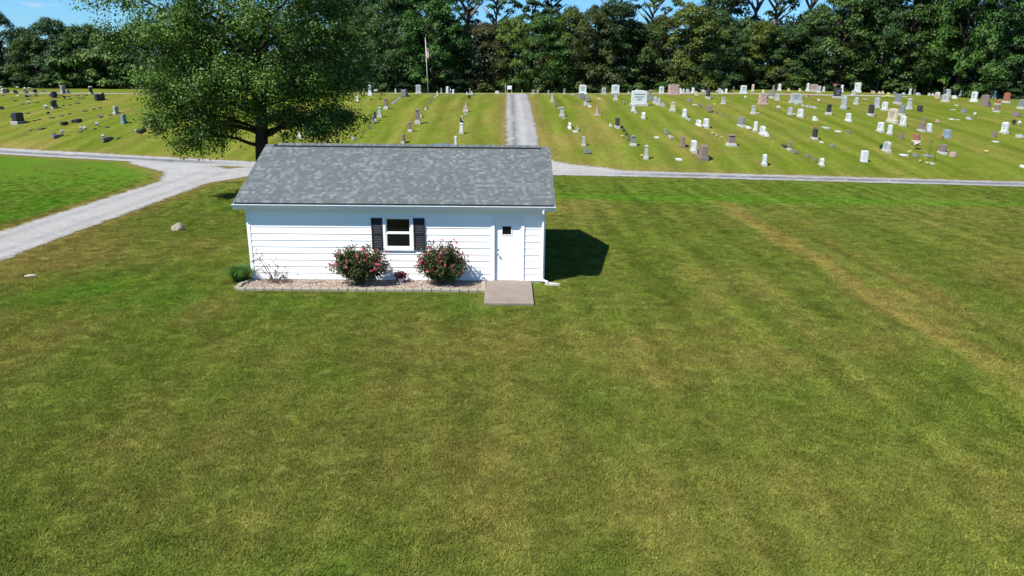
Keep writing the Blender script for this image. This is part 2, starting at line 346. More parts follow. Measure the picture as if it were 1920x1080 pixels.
# gravel road network: one sheet just above the ground
rx = np.arange(-100, 110, .4); ry = np.arange(-26, 84, .4); RX, RY = np.meshgrid(rx, ry); sdv = road_sd(RX, RY)
me, V = grid_mesh('gravel_road', RX, RY, T(RX, RY)+.02, sdv > -.7)
x, y = V[:, 0], V[:, 1]
fattr(me, 'edge', road_sd(x, y)+.02)
dl = segd(x, y, ROADL)
asp = np.clip(1.25-dl/.75, 0, 1)*(sstep(-9, -16, x)+sstep(13, 20, x)) + .9*np.exp(-((x-9.2)/.38)**2)*(y > 33)*(y < 74) + .5*np.exp(-((x-10.6)/.35)**2)*(y > 33)*(y < 72)
asp = asp + .3*np.exp(-((np.abs(x+11.6)-.8)/.28)**2)*(y < 27) + .35*np.exp(-((dl-.6)/.2)**2)*(x > -9)*(x < 14)
fattr(me, 'asph', np.clip(asp, 0, 1))
tag(link('gravel_road', me, M['road'], smooth=True), kind='structure')
# ------------------------------------------------------------------ shed
SW, SD, OV, EY = 9.75, 7.095, .324, -.24
shed = tag(empty('shed', (0, 0, 0)), 'white vinyl sided one-storey shed with grey shingle gable roof, dark shutters and white door', 'shed')
EX_ = .2227; Z0 = .06; WT = 2.50
holes = [(4.46, 5.40, 1.10, 2.20), (8.09, 8.99, .0, 2.16)]
wb = MB()
def lap(mb, x0, x1, za, zb, face):
    # tilted lap face: proud at the bottom of its course
    n = math.floor((za-Z0+1e-6)/EX_); c0 = Z0+n*EX_
    off = lambda z: .016*(1-(z-c0)/EX_)
    if face == 'f': mb.add([(x0, -off(za), za), (x1, -off(za), za), (x1, -off(zb), zb), (x0, -off(zb), zb)], [(0, 1, 2, 3)]); mb.add([(x0, 0, za), (x1, 0, za), (x1, -off(za), za), (x0, -off(za), za)], [(0, 1, 2, 3)])
    if face == 'b': mb.add([(x0, SD+off(za), za), (x1, SD+off(za), za), (x1, SD+off(zb), zb), (x0, SD+off(zb), zb)], [(3, 2, 1, 0)])
    if face == 'l': mb.add([(-off(za), x0, za), (-off(za), x1, za), (-off(zb), x1, zb), (-off(zb), x0, zb)], [(3, 2, 1, 0)]); mb.add([(0, x0, za), (0, x1, za), (-off(za), x1, za), (-off(za), x0, za)], [(0, 1, 2, 3)])
    if face == 'r': mb.add([(SW+off(za), x0, za), (SW+off(za), x1, za), (SW+off(zb), x1, zb), (SW+off(zb), x0, zb)], [(0, 1, 2, 3)]); mb.add([(SW, x0, za), (SW, x1, za), (SW+off(za), x1, za), (SW+off(za), x0, za)], [(0, 1, 2, 3)])
HR = 4.136; SLP = .388; HE = 2.628
def rz(yy): return HR - SLP*abs(yy-SD/2) - .12
nC = int((HR-Z0)/EX_)+1
for i in range(nC):
    a = Z0+i*EX_; b = a+EX_
    if a < WT:
        cuts = sorted({a, min(b, WT)} | {z for h in holes for z in h[2:] if a < z < min(b, WT)})
        for za, zb in zip(cuts[:-1], cuts[1:]):
            spans = [(0, SW)]
            for hx0, hx1, hz0, hz1 in holes:
                if za < hz1-1e-6 and zb > hz0+1e-6:
                    spans = [s for (p, q) in spans for s in ((p, min(q, hx0)), (max(p, hx1), q)) if s[1]-s[0] > 1e-4]
            for p, q in spans: lap(wb, p, q, za, zb, 'f')
        lap(wb, 0, SW, a, min(b, WT), 'b')
    for face in 'lr':
        hw = min(SD/2, max(0, (HR-.12-b)/SLP)) if b > rz(0) else SD/2
        if hw > .1: lap(wb, SD/2-hw, SD/2+hw, a, b, face)
# solid core behind the laps so the gables close
g = [(0.004, Z0), (SD-.004, Z0), (SD-.004, rz(0)), (SD/2, HR-.12), (.004, rz(0))]
for xx in (.004, SW-.004): wb.add([(xx, p[0], p[1]) for p in g], [(0, 1, 2, 3, 4)])
for p0, p1, q0, q1 in [(0, 4.46, 0, WT), (5.40, 8.09, 0, WT), (8.99, SW, 0, WT), (4.46, 5.4, 0, 1.1), (4.46, 5.4, 2.2, WT), (8.09, 8.99, 2.16, WT)]:
    wb.add([(p0, .004, q0), (p1, .004, q0), (p1, .004, q1), (p0, .004, q1)], [(0, 1, 2, 3)])
wb.build('wall', M['siding'], shed)
fb = MB(); fb.box(.01, 8.09, -.004, .003, -.1, .06); fb.box(8.99, SW-.01, -.004, .003, -.1, .06); fb.box(SW-.01, SW+.005, 0, SD, -.1, .06); fb.box(-.005, .01, 0, SD, -.1, .06); fb.build('foundation', M['soil'], shed)
for cx in (0, SW):
    for cy in (0, SD):
        t = MB(); sx = 1 if cx == 0 else -1; sy = 1 if cy == 0 else -1
        xa, xb = sorted((cx-sx*.022, cx+sx*.08)); ya, yb = sorted((cy-sy*.024, cy-sy*.002)); t.box(xa, xb, ya, yb, .04, 2.46)
        xa, xb = sorted((cx-sx*.022, cx-sx*.002)); ya, yb = sorted((cy-sy*.002, cy+sy*.08)); t.box(xa, xb, ya, yb, .04, 2.40)
        t.build('corner_trim', M['trim'], shed)
# roof: stepped shingle courses on both slopes
CY_ = .143; run = SD/2-EY; sl = run*math.hypot(1, SLP)
rb = MB(); uvs = []
ey_z = HR - SLP*run
for side in (1, -1):
    k = 0
    while k*CY_ < sl:
        d0 = k*CY_; d1 = min(sl, d0+CY_); c = 1/math.hypot(1, SLP)
        def pt(d, lift, xx):
            yy = EY + d*c; zz = ey_z + d*c*SLP + lift
            return (xx, yy if side > 0 else SD-yy, zz)
        x0, x1 = -OV, SW+OV
        o = len(rb.v); vs = [pt(d0, .013, x0), pt(d0, .013, x1), pt(d1, .008, x1), pt(d1, .008, x0), pt(d0, .0, x0), pt(d0, .0, x1)]
        rb.add(vs, [(0, 1, 2, 3) if side > 0 else (3, 2, 1, 0), (4, 5, 1, 0) if side > 0 else (0, 1, 5, 4)])
        sh = 0 if side > 0 else 40*CY_
        uvs.append([(x0, d0+.01+sh), (x1, d0+.01+sh), (x1, d1-.001+sh), (x0, d1-.001+sh)]); uvs.append([(x0, d0+.01+sh)]*4); k += 1
    # deck underside and rake edges
nf = len(rb.f)
me = rb.mesh('roof'); ul = me.uv_layers.new(name='UVMap')
for p in me.polygons[:nf]:
    src = uvs[p.index]; vs0 = rb.f[p.index]
    for li, vi in zip(p.loop_indices, p.vertices):
        base = min(vs0); j = vi-base if len(set(src)) > 1 else 0
        ul.data[li].uv = src[j] if len(set(src)) > 1 else (rb.v[vi][0], src[0][1])
roof = link('roof', me, M['shingle'], shed)
dk = MB()
for side in (1, -1):
    Yf = lambda yy: yy if side > 0 else SD-yy
    dk.add([(-OV+.01, Yf(EY+.01), ey_z-.1), (SW+OV-.01, Yf(EY+.01), ey_z-.1), (SW+OV-.01, SD/2, HR-.1), (-OV+.01, SD/2, HR-.1)], [(0, 1, 2, 3)])
dk.build('roof_deck', M['soffit'], shed)
for xx in (-OV, SW+OV):
    for side in (1, -1):
        Yf = lambda yy: yy if side > 0 else SD-yy
        rk = MB(); a, b = (xx+.012, xx+.032) if xx < 0 else (xx-.032, xx-.012)
        pr = [(Yf(EY), ey_z-.16), (Yf(EY), ey_z-.012), (SD/2, HR-.012), (SD/2, HR-.16)]
        rk.add([(a, p[0], p[1]) for p in pr]+[(b, p[0], p[1]) for p in pr], [(0, 1, 2, 3), (7, 6, 5, 4), (0, 4, 5, 1), (1, 5, 6, 2), (2, 6, 7, 3), (3, 7, 4, 0)])
        rk.build('rake_board', M['trim'], shed)
MB().box(-OV+.02, SW+OV-.02, EY+.02, -.026, 2.47, 2.485).build('soffit', M['soffit'], shed); MB().box(-OV+.02, SW+OV-.02, SD+.026, SD-EY-.02, 2.47, 2.485).build('soffit', M['soffit'], shed)
MB().box(-OV, SW+OV, EY, EY+.018, 2.455, 2.60).build('fascia', M['trim'], shed); MB().box(-OV, SW+OV, SD-EY-.018, SD-EY, 2.455, 2.64).build('fascia', M['trim'], shed)
gp = [(EY-.003, 2.50), (EY-.003, 2.60), (EY-.008, 2.60), (EY-.008, 2.512), (EY-.036, 2.512), (EY-.092, 2.61), (EY-.085, 2.618), (EY-.085, 2.63), (EY-.103, 2.63), (EY-.103, 2.61), (EY-.04, 2.50)]
MB().prism(gp, -OV-.01, SW+OV+.01, 'x').build('gutter', M['gutter'], shed)
rv = MB(); x0, x1 = .0, SW-.05
vp = [(SD/2-.165, HR-.058), (SD/2-.165, HR-.006), (SD/2, HR+.048), (SD/2+.165, HR-.006), (SD/2+.165, HR-.058), (SD/2, HR-.004)]
rv.prism(vp, x0, x1, 'x'); rv.build('ridge_vent', M['vent'], roof)
cp = MB(); xx = -OV; i = 0; rr = random.Random(4); cuv = []
while xx < SW+OV-.02:
    xe = min(xx+.15, SW+OV); on = x0-.02 < xx < x1; li = .066 if on else .012; t0 = .012; hw = .16
    z1 = HR+li; zo = HR+li-hw*SLP
    pr = [(SD/2-hw, zo-.006), (SD/2-hw, zo+.006), (SD/2, z1+.008), (SD/2+hw, zo+.006), (SD/2+hw, zo-.006), (SD/2, z1-.006)]
    cp.prism(pr, xx+.004, xe, 'x'); xx = xe
me = cp.mesh('ridge_cap'); ul = me.uv_layers.new(name='UVMap')
for l in me.loops: v = me.vertices[l.vertex_index].co; ul.data[l.index].uv = (v.x*2.1, 90.05)
link('ridge_cap', me, M['shingle'], roof)
# downspout on the right front corner
ds = MB()
ds.tube([(SW-.06, -.275, 2.50), (SW-.06, -.27, 2.42), (SW-.055, -.12, 2.30), (SW-.05, -.075, 2.2), (SW-.05, -.075, .2), (SW-.03, -.11, .11), (SW+.13, -.2, .07)], [.04]*7, 8)
ds.box(SW-.1, SW, -.09, -.026, 1.95, 1.975); ds.box(SW-.1, SW, -.09, -.026, .55, .575)
ds.build('downspout', M['pvc'], shed)
# window with shutters
wroot = MB(); X0, X1, ZA, ZB = 4.43, 5.43, 1.08, 2.235
wroot.box(X0, X1, -.045, -.006, ZB-.065, ZB); wroot.box(X0, X1, -.06, -.006, ZA, ZA+.10); wroot.box(X0, X0+.085, -.045, -.006, ZA+.10, ZB-.065); wroot.box(X1-.085, X1, -.045, -.006, ZA+.10, ZB-.065)
win = wroot.build('window', M['trim'], shed)
def sash(za, zb, y):
    s_ = MB(); a, b = X0+.085, X1-.085; w = .045
    s_.box(a, b, y-.012, y+.02, za, za+w); s_.box(a, b, y-.012, y+.02, zb-w, zb); s_.box(a, a+w, y-.012, y+.02, za+w, zb-w); s_.box(b-w, b, y-.012, y+.02, za+w, zb-w)
    s_.build('sash', M['trim'], win); MB().box(a+w, b-w, y, y+.006, za+w, zb-w).build('pane', M['glass'], win)
sash(1.66, ZB-.065, .012); sash(ZA+.1, 1.68, -.024)
for sx in (4.055, 5.435):
    s_ = MB(); a, b, w = sx, sx+.37, .05; ya, yb = -.052, -.018
    s_.box(a, a+w, ya, yb, 1.11, 2.165); s_.box(b-w, b, ya, yb, 1.11, 2.165)
    for za, zb in ((1.11, 1.19), (1.60, 1.68), (2.10, 2.165)): s_.box(a+w, b-w, ya, yb, za, zb)
    for za, zb in ((1.19, 1.60), (1.68, 2.10)):
        n = int((zb-za)/.052)
        for k in range(n):
            z = za+k*(zb-za)/n; s_.add([(a+w, -.046, z+.004), (b-w, -.046, z+.004), (b-w, -.024, z+.05), (a+w, -.024, z+.05)], [(0, 1, 2, 3)])
    s_.box(a+w, b-w, -.022, -.019, 1.19, 2.10)
    s_.build('shutter', M['shutter'], shed)
# door
dr = MB(); dx0, dx1, dz0, dz1, dy = 8.135, 8.95, .06, 2.13, .03
wx0, wx1, wz0, wz1 = 8.355, 8.645, 1.63, 1.91
dr.box(dx0, wx0, dy, dy+.04, dz0, dz1); dr.box(wx1, dx1, dy, dy+.04, dz0, dz1); dr.box(wx0, wx1, dy, dy+.04, dz0, wz0); dr.box(wx0, wx1, dy, dy+.04, wz1, dz1)
door = dr.build('door', M['trim'], shed)
MB().box(wx0, wx1, dy+.012, dy+.018, wz0, wz1).build('pane', M['glass'], door)
f_ = MB(); f_.box(wx0-.03, wx1+.03, dy-.012, dy-.001, wz0-.03, wz0); f_.box(wx0-.03, wx1+.03, dy-.012, dy-.001, wz1, wz1+.03); f_.box(wx0-.03, wx0, dy-.012, dy-.001, wz0, wz1); f_.box(wx1, wx1+.03, dy-.012, dy-.001, wz0, wz1); f_.build('window_trim', M['trim'], door)
h_ = MB(); h_.tube([(8.205, dy, .98), (8.205, dy-.045, .98)], [.012, .012], 8); h_.tube([(8.205, dy-.04, .98), (8.205, dy-.055, .98), (8.205, dy-.085, .98), (8.205, dy-.092, .98)], [.015, .03, .03, .015], 10); h_.build('handle', M['metal'], door, True); MB().tube([(8.205, dy, 1.14), (8.205, dy-.02, 1.14)], [.028, .026], 10).build('deadbolt', M['metal'], door, True)
df = MB(); df.box(8.0, 8.10, -.04, -.0, .03, 2.16); df.box(8.98, 9.08, -.04, .0, .03, 2.16); df.box(8.0, 9.08, -.042, .0, 2.162, 2.25)
df.box(8.09, 8.13, .002, .07, .03, 2.13); df.box(8.955, 8.99, .002, .07, .03, 2.13); df.box(8.09, 8.99, .002, .07, 2.135, 2.16); df.build('door_frame', M['trim'], shed)
MB().box(8.09, 8.99, -.03, .07, .0, .05).build('threshold', M['soil'], shed)
# ------------------------------------------------------------------ around the shed
pad = tag(MB().box(7.82, 9.34, -2.52, -.045, -.1, .075, .012).build('concrete_pad', M['concrete']), 'square tan concrete pad before the white shed door', 'concrete pad')
tag(MB().box(-.02, 7.68, -1.06, -.03, -.05, .05).build('gravel_bed', M['bed']), kind='structure')
rs = np.random.RandomState(3)
pv, pf = [], []
for i in range(5200):
    px, py = rs.uniform(0, 7.64), rs.uniform(-1.03, -.05); r = rs.uniform(.012, .03); q = rs.uniform(.6, 1.3, 3)
    o = len(pv); a = rs.uniform(0, 6.3); ca, sa = math.cos(a), math.sin(a)
    for dx, dy_, dz in ((1, 0, 0), (0, 1, 0), (-1, 0, 0), (0, -1, 0), (.2, .1, .7), (0, 0, -.6)):
        ex, ey = dx*q[0]*r, dy_*q[1]*r; pv.append((px+ex*ca-ey*sa, py+ex*sa+ey*ca, .055+dz*r*q[2]))
    pf += [(o+a_, o+b_, o+4) for a_, b_ in ((0, 1), (1, 2), (2, 3), (3, 0))]
me = bpy.data.meshes.new('pebbles'); me.from_pydata(pv, [], pf); me.update()
a = me.attributes.new('rnd', 'FLOAT', 'FACE'); a.data.foreach_set('value', np.repeat(rs.uniform(0, 1, 5200), 4).astype(np.float32))
n = NT(new_mat('pebble')); cr_ = n.n('ShaderNodeValToRGB', {0: n.attr('rnd')['Fac']}); e = cr_.color_ramp.elements
e[0].color = (.15, .10, .075, 1); e[1].color = (.5, .44, .37, 1); q = e.new(.5); q.color = (.29, .22, .17, 1)
tag(link('pebbles', me, n.out(n.bsdf(cr_.outputs[0], .85))), kind='stuff')
eb = None
def edging(xc, yc, rz_, lab):
    global eb
    w = rr.uniform(.135, .148)
    o = MB().box(-w, w, -.075, .075, -.06, .1, .014).build('edging_block', M['block']); o.location = (xc, yc, rr.uniform(-.008, .006)); o.rotation_euler = (rr.uniform(-.03, .03), 0, rz_+rr.uniform(-.035, .035))
    tag(o, lab, 'edging block', 'edging blocks round the gravel bed')
for i in range(27):
    xc = .02+i*.297
    e_ = 'leftmost' if i == 0 else 'rightmost' if i == 26 else ['', 'second', 'third', 'fourth', 'fifth', 'sixth', 'seventh', 'eighth', 'ninth', 'tenth', 'eleventh', 'twelfth', 'thirteenth'][i]+' from left' if i < 13 else ['thirteenth', 'twelfth', 'eleventh', 'tenth', 'ninth', 'eighth', 'seventh', 'sixth', 'fifth', 'fourth', 'third', 'second'][i-14]+' from right' if i > 13 else 'middle'
    edging(xc, -1.15, 0, 'tan edging block, %s in the gravel bed front row' % e_)
for i, s_ in enumerate(('nearest the front', 'in the middle', 'nearest the wall')): edging(-.14+.1*(i == 2), -.93+i*.3, math.pi/2-.25, 'grey edging block on the bed left side, '+s_)
for i, s_ in enumerate(('nearest the front', 'in the middle', 'nearest the wall')): edging(7.76-.01*i, -.93+i*.3, math.pi/2, 'tan edging block between gravel bed and concrete pad, '+s_)
def rose(loc, rx, ry, h, seed, label):
    rs = np.random.RandomState(seed); rt_ = tag(empty('rose_bush', loc), label, 'rose bush', 'rose bushes before the shed')
    st = MB(); tips = []
    for i in range(46):
        a = rs.uniform(0, 6.283); rr_ = rs.uniform(.2, 1)**.6; top = Vector((math.cos(a)*rx*rr_, math.sin(a)*ry*rr_, h*(.95-.55*rr_**2.2)*rs.uniform(.85, 1.08)))
        mid = Vector((top.x*.45, top.y*.45, top.z*.55)); st.tube([(top.x*.08, top.y*.08, 0), mid, top], [.012, .008, .004], 4); tips.append(top)
    st.build('stems', M['twig'], rt_)
    C = []; N = []
    for t in tips:
        for f in np.linspace(.35, 1.03, 9):
            b = np.array((t.x*f**.9, t.y*f**.9, t.z*(.12+.88*f))); m = rs.randint(17, 29)
            p = b+rs.normal(size=(m, 3))*(.085, .085, .075); C.append(p); N.append(rs.normal(size=(m, 3))*.7+np.array((t.x, t.y, .6))*.6)
    C = np.concatenate(C); N = np.concatenate(N); C[:, 2] = np.maximum(C[:, 2], .05)
    leaves('foliage', C, N, rs.uniform(.05, .095, len(C)), M['roseleaf'], rt_, .6, None, seed)
    C = []; N = []; Rn = []
    for i in range(165):
        t = tips[rs.randint(len(tips))]; f = rs.uniform(.66, 1.08); b = np.array((t.x*f*1.03, t.y*f*1.03, t.z*(.12+.9*f)))+rs.normal(size=3)*.09
        if b[2] < .35 and rs.rand() < .8: continue
        m = 9; C.append(b+rs.normal(size=(m, 3))*.02); N.append(rs.normal(size=(m, 3))+np.array((-.3, -.8, .8))); Rn += [rs.uniform(0, 1)]*m
    C = np.concatenate(C); leaves('blossoms', C, np.concatenate(N), .05, M['rose'], rt_, .85, np.array(Rn), seed+1)
rose((3.72, -.56, .05), .98, .54, 1.4, 11, 'larger rose bush with red blossoms, left of the shed window')
rose((6.38, -.50, .05), .83, .5, 1.44, 12, 'rounder rose bush with pink red blossoms, between shed window and door')
def grassclump(loc, n, h, seed):
    rs = np.random.RandomState(seed); m = MB()
    for i in range(n):
        a = rs.uniform(0, 6.283); l = h*rs.uniform(.6, 1.1); o = Vector((math.cos(a), math.sin(a), 0)); b = o*rs.uniform(0, .22); sp = rs.uniform(.3, 1.25); w = Vector((-o.y, o.x, 0))*.007
        p1 = b+o*l*sp*.3+Vector((0, 0, l*.6)); p2 = b+o*l*sp*.75+Vector((0, 0, l*(.85-.35*sp))); k = len(m.v)
        m.add([b-w, b+w, p1+w, p1-w, p2], [(0, 1, 2, 3), (3, 2, 4)])
    me = m.mesh('ornamental_grass'); a = me.attributes.new('rnd', 'FLOAT', 'FACE'); a.data.foreach_set('value', np.repeat(rs.uniform(0, 1, n), 2).astype(np.float32))
    o = link('ornamental_grass', me, M['ornleaf']); o.location = loc; return o
tag(grassclump((-.36, -.1, 0), 900, .74, 5), 'clump of long green grass at the shed left corner', 'grass clump')
# bare bush
bb = tag(empty('bare_bush', (.86, -.42, .05)), 'sparse nearly leafless bush at the gravel bed left end', 'bush'); m = MB(); C = []
rs = np.random.RandomState(8)
for (tx, ty, tz) in [(-.62, 0, 1.02), (-.42, -.05, .98), (-.75, .05, .75), (-.5, .05, .8), (.05, 0, .5), (.3, -.05, .42), (.5, 0, .3), (.15, .1, .55), (-.1, -.1, .4), (.38, .1, .2), (-.3, .1, .5)]:
    pts = [Vector((0, 0, 0))+Vector((tx*f, ty*f, tz*(f**.8)))+Vector(rs.normal(size=3)*.03)*f for f in (0, .35, .7, 1)]; m.tube(pts, [.011, .009, .006, .003], 5)
    for j in range(7): s0 = pts[2].lerp(pts[3], rs.uniform(-.3, 1)); e0 = s0+Vector(rs.normal(size=3)*.1)+Vector((0, 0, .05)); m.tube([s0, e0], [.004, .002], 3); C.append(np.array(e0)+rs.normal(size=(3, 3))*.02)
m.build('stems', M['twig'], bb); C = np.concatenate(C); leaves('foliage', C, rs.normal(size=C.shape), .055, M['roseleaf'], bb, .6)
C = np.stack([rs.uniform(-.35, .55, 260), rs.uniform(-.2, .12, 260), rs.uniform(.01, .16, 260)], 1); leaves('low_foliage', C, rs.normal(size=C.shape)+(0, 0, .6), .06, M['twig'], bb, .4)
pp = tag(empty('potted_plant', (5.0, -.28, .05)), 'small burgundy plant with white pot against the shed wall', 'potted plant')
MB().tube([(0, 0, 0), (0, 0, .02), (0, 0, .14), (0, 0, .16)], [.07, .08, .105, .11], 12).build('pot', M['pvc'], pp, True)
C = rs.normal(size=(420, 3))*(.1, .08, .07)+(0, 0, .25); leaves('foliage', C, rs.normal(size=(420, 3))+(0, -.4, .8), .07, M['burg'], pp, .6)

st = MB().tube([(1.95, -.62, .085), (2.15, -.5, .09), (2.3, -.44, .085), (2.5, -.33, .085)], [.008, .011, .01, .006], 5).build('fallen_stick', M['twig']); tag(st, 'thin fallen stick lying on the gravel bed', 'stick')
sb = MB(); sb.add([(-.28, -.13, 0), (.34, -.17, 0), (.34, .17, 0), (-.28, .13, 0), (-.28, -.13, .10), (.34, -.17, .04), (.34, .17, .04), (-.28, .13, .10), (-.22, -.09, .055), (.32, -.12, .015), (.32, .12, .015), (-.22, .09, .055)], [(0, 3, 2, 1), (0, 1, 5, 4), (2, 3, 7, 6), (3, 0, 4, 7), (1, 2, 6, 5), (4, 5, 9, 8), (6, 7, 11, 10), (7, 4, 8, 11), (5, 6, 10, 9), (8, 9, 10, 11)])
o = sb.build('splash_block', M['g_base']); o.scale = (.8, .75, .7); o.location = (10.02, -.27, 0); o.rotation_euler = (0, 0, -.25); tag(o, 'white splash block lying under the downspout end', 'splash block')
def boulder(name, rx, ry, rz_, seed, mat):
    import bmesh
    bm = bmesh.new(); bmesh.ops.create_icosphere(bm, subdivisions=3, radius=1); rs = np.random.RandomState(seed); dirs = rs.normal(size=(9, 3)); dirs /= np.linalg.norm(dirs, axis=1, keepdims=True)
    for v in bm.verts:
        c = v.co.copy(); s_ = 1.0
        for d in dirs: s_ = min(s_, .82/max(.2, c.dot(Vector(d)))) if c.dot(Vector(d)) > .7 else s_
        c *= s_; v.co = (c.x*rx, c.y*ry, max(-.25, c.z)*rz_)
    me = bpy.data.meshes.new(name); bm.to_mesh(me); bm.free(); return link(name, me, mat)
o = boulder('boulder', .28, .23, .31, 2, M['rock']); o.location = (-5.88, 7.75, .04); tag(o, 'pale brown boulder lying on the lawn left of the shed', 'boulder')
o = boulder('flat_stone', .2, .08, .05, 4, M['plastic']); o.location = (-7.55, .25, .03); o.rotation_euler = (0, 0, .35); tag(o, 'small flat pale stone in the lawn beside the gravel drive', 'stone')
tb = MB(); rs = np.random.RandomState(2); nx_, ny_ = 14, 8
for j in range(ny_):
    for i in range(nx_):
        u_, v_ = i/(nx_-1), j/(ny_-1); tb.v.append(((u_-.5)*2.2, (v_-.5)*1.3, -.02+.13*math.sin(math.pi*u_)**.5*math.sin(math.pi*v_)**.5+rs.uniform(0, .05)))
for j in range(ny_-1):
    for i in range(nx_-1): k = j*nx_+i; tb.f.append((k, k+1, k+nx_+1, k+nx_))
o = tb.build('tarp', M['tarp'], None, True); tx, ty = 3.3, 36.9; o.location = (tx, ty, float(T(tx, ty))+.02); tag(o, 'rumpled blue tarp on the grass just behind the shed ridge', 'tarp')
# ------------------------------------------------------------------ cemetery
rng = random.Random(9)
def stone_top(kind, L_, H):
    if kind == 'r':
        n = 10; return [(-L_/2, 0), (-L_/2, H*.7)]+[(-L_/2*math.cos(math.pi*i/n), H*.7+H*.3*math.sin(math.pi*i/n)) for i in range(1, n)]+[(L_/2, H*.7), (L_/2, 0)]
    n = 6; return [(-L_/2, 0), (-L_/2, H*.93)]+[(-L_/2*(1-.06)+L_*.94*i/n, H*.93+H*.07*math.sin(math.pi*i/n)+H*.01) for i in range(n+1)]+[(L_/2, H*.93), (L_/2, 0)]
def tablet(kind, L_, T_, H, z0, dxy=0):
    b = MB(); p = stone_top(kind, L_, H); p = [(a, z+z0) for a, z in p]
    c = min(.02, T_*.12); n = len(p); cx = 0
    q = [(a*(1-2*c/max(L_, .1)), z0+(z-z0)*(1-c/H)) for a, z in p]
    rings = [(-T_/2, q), (-T_/2+c, p), (T_/2-c, p), (T_/2, q)]
    for yy, pr in rings: b.v += [(a, yy, z) for a, z in pr]
    for r_ in range(3):
        for i in range(n): b.f.append((r_*n+i, r_*n+(i+1) % n, (r_+1)*n+(i+1) % n, (r_+1)*n+i))
    b.f += [tuple(range(n))[::-1], tuple(range(3*n, 4*n))]
    return b
def bouquet(name, parent, ck, r_, h, z0, seed, mat=None):
    rs = np.random.RandomState(seed); nb = 11; C = []; N = []; Rn = []
    for i in range(nb):
        d = rs.normal(size=3); d /= np.linalg.norm(d); d[2] = abs(d[2])*.8-.1; b = d*np.array((r_, r_, h))*rs.uniform(.6, 1); m = 14
        C.append(b+rs.normal(size=(m, 3))*r_*.2); N.append(rs.normal(size=(m, 3))*.6+d); Rn += list(np.clip(rs.uniform(0, 1)+rs.normal(size=m)*.15, 0, 1))
    C = np.concatenate(C)+(0, 0, z0)
    o = leaves(name, C, np.concatenate(N), r_*.62, M['f_'+ck], parent, .9, np.array(Rn), seed)
    return o
def foliage_sprigs(parent, r_, z0, seed):
    rs = np.random.RandomState(seed); C = rs.normal(size=(40, 3))*(r_*.45, r_*.45, r_*.3)+(0, 0, z0-r_*.2); return leaves('leaves', C, rs.normal(size=(40, 3)), r_*.55, M['f_G'], parent, .4, None, seed)
def rough_block(name, L_, T_, H, seed, mat, rounded):
    rs = np.random.RandomState(seed); b = MB(); n, m = 11, 9
    for j in range(m+1):
        for i in range(n+1):
            a = i/n*2-1; t = j/m; w = L_/2*(1 if not rounded else math.sqrt(max(.02, 1-(max(0, t-.25)/.78)**2)))
            for sg in (-1, 1): pass
            b.v.append((a*w+rs.uniform(-.03, .03), -T_/2*(1-abs(a)**6*.5)+rs.uniform(-.02, .02), t*H+rs.uniform(-.03, .03)*(0 < j)))
    k = len(b.v)
    for q in list(b.v): b.v.append((q[0], -q[1]+rs.uniform(-.01, .01), q[2]))
    id_ = lambda i, j, s: s*k+j*(n+1)+i
    for j in range(m):
        for i in range(n): b.f.append((id_(i, j, 0), id_(i+1, j, 0), id_(i+1, j+1, 0), id_(i, j+1, 0))); b.f.append((id_(i, j+1, 1), id_(i+1, j+1, 1), id_(i+1, j, 1), id_(i, j, 1)))
        b.f.append((id_(0, j, 1), id_(0, j, 0), id_(0, j+1, 0), id_(0, j+1, 1))); b.f.append((id_(n, j, 0), id_(n, j, 1), id_(n, j+1, 1), id_(n, j+1, 0)))
    for i in range(n): b.f.append((id_(i, m, 0), id_(i+1, m, 0), id_(i+1, m, 1), id_(i, m, 1)))
    return b.build(name, mat)
GRP = {}
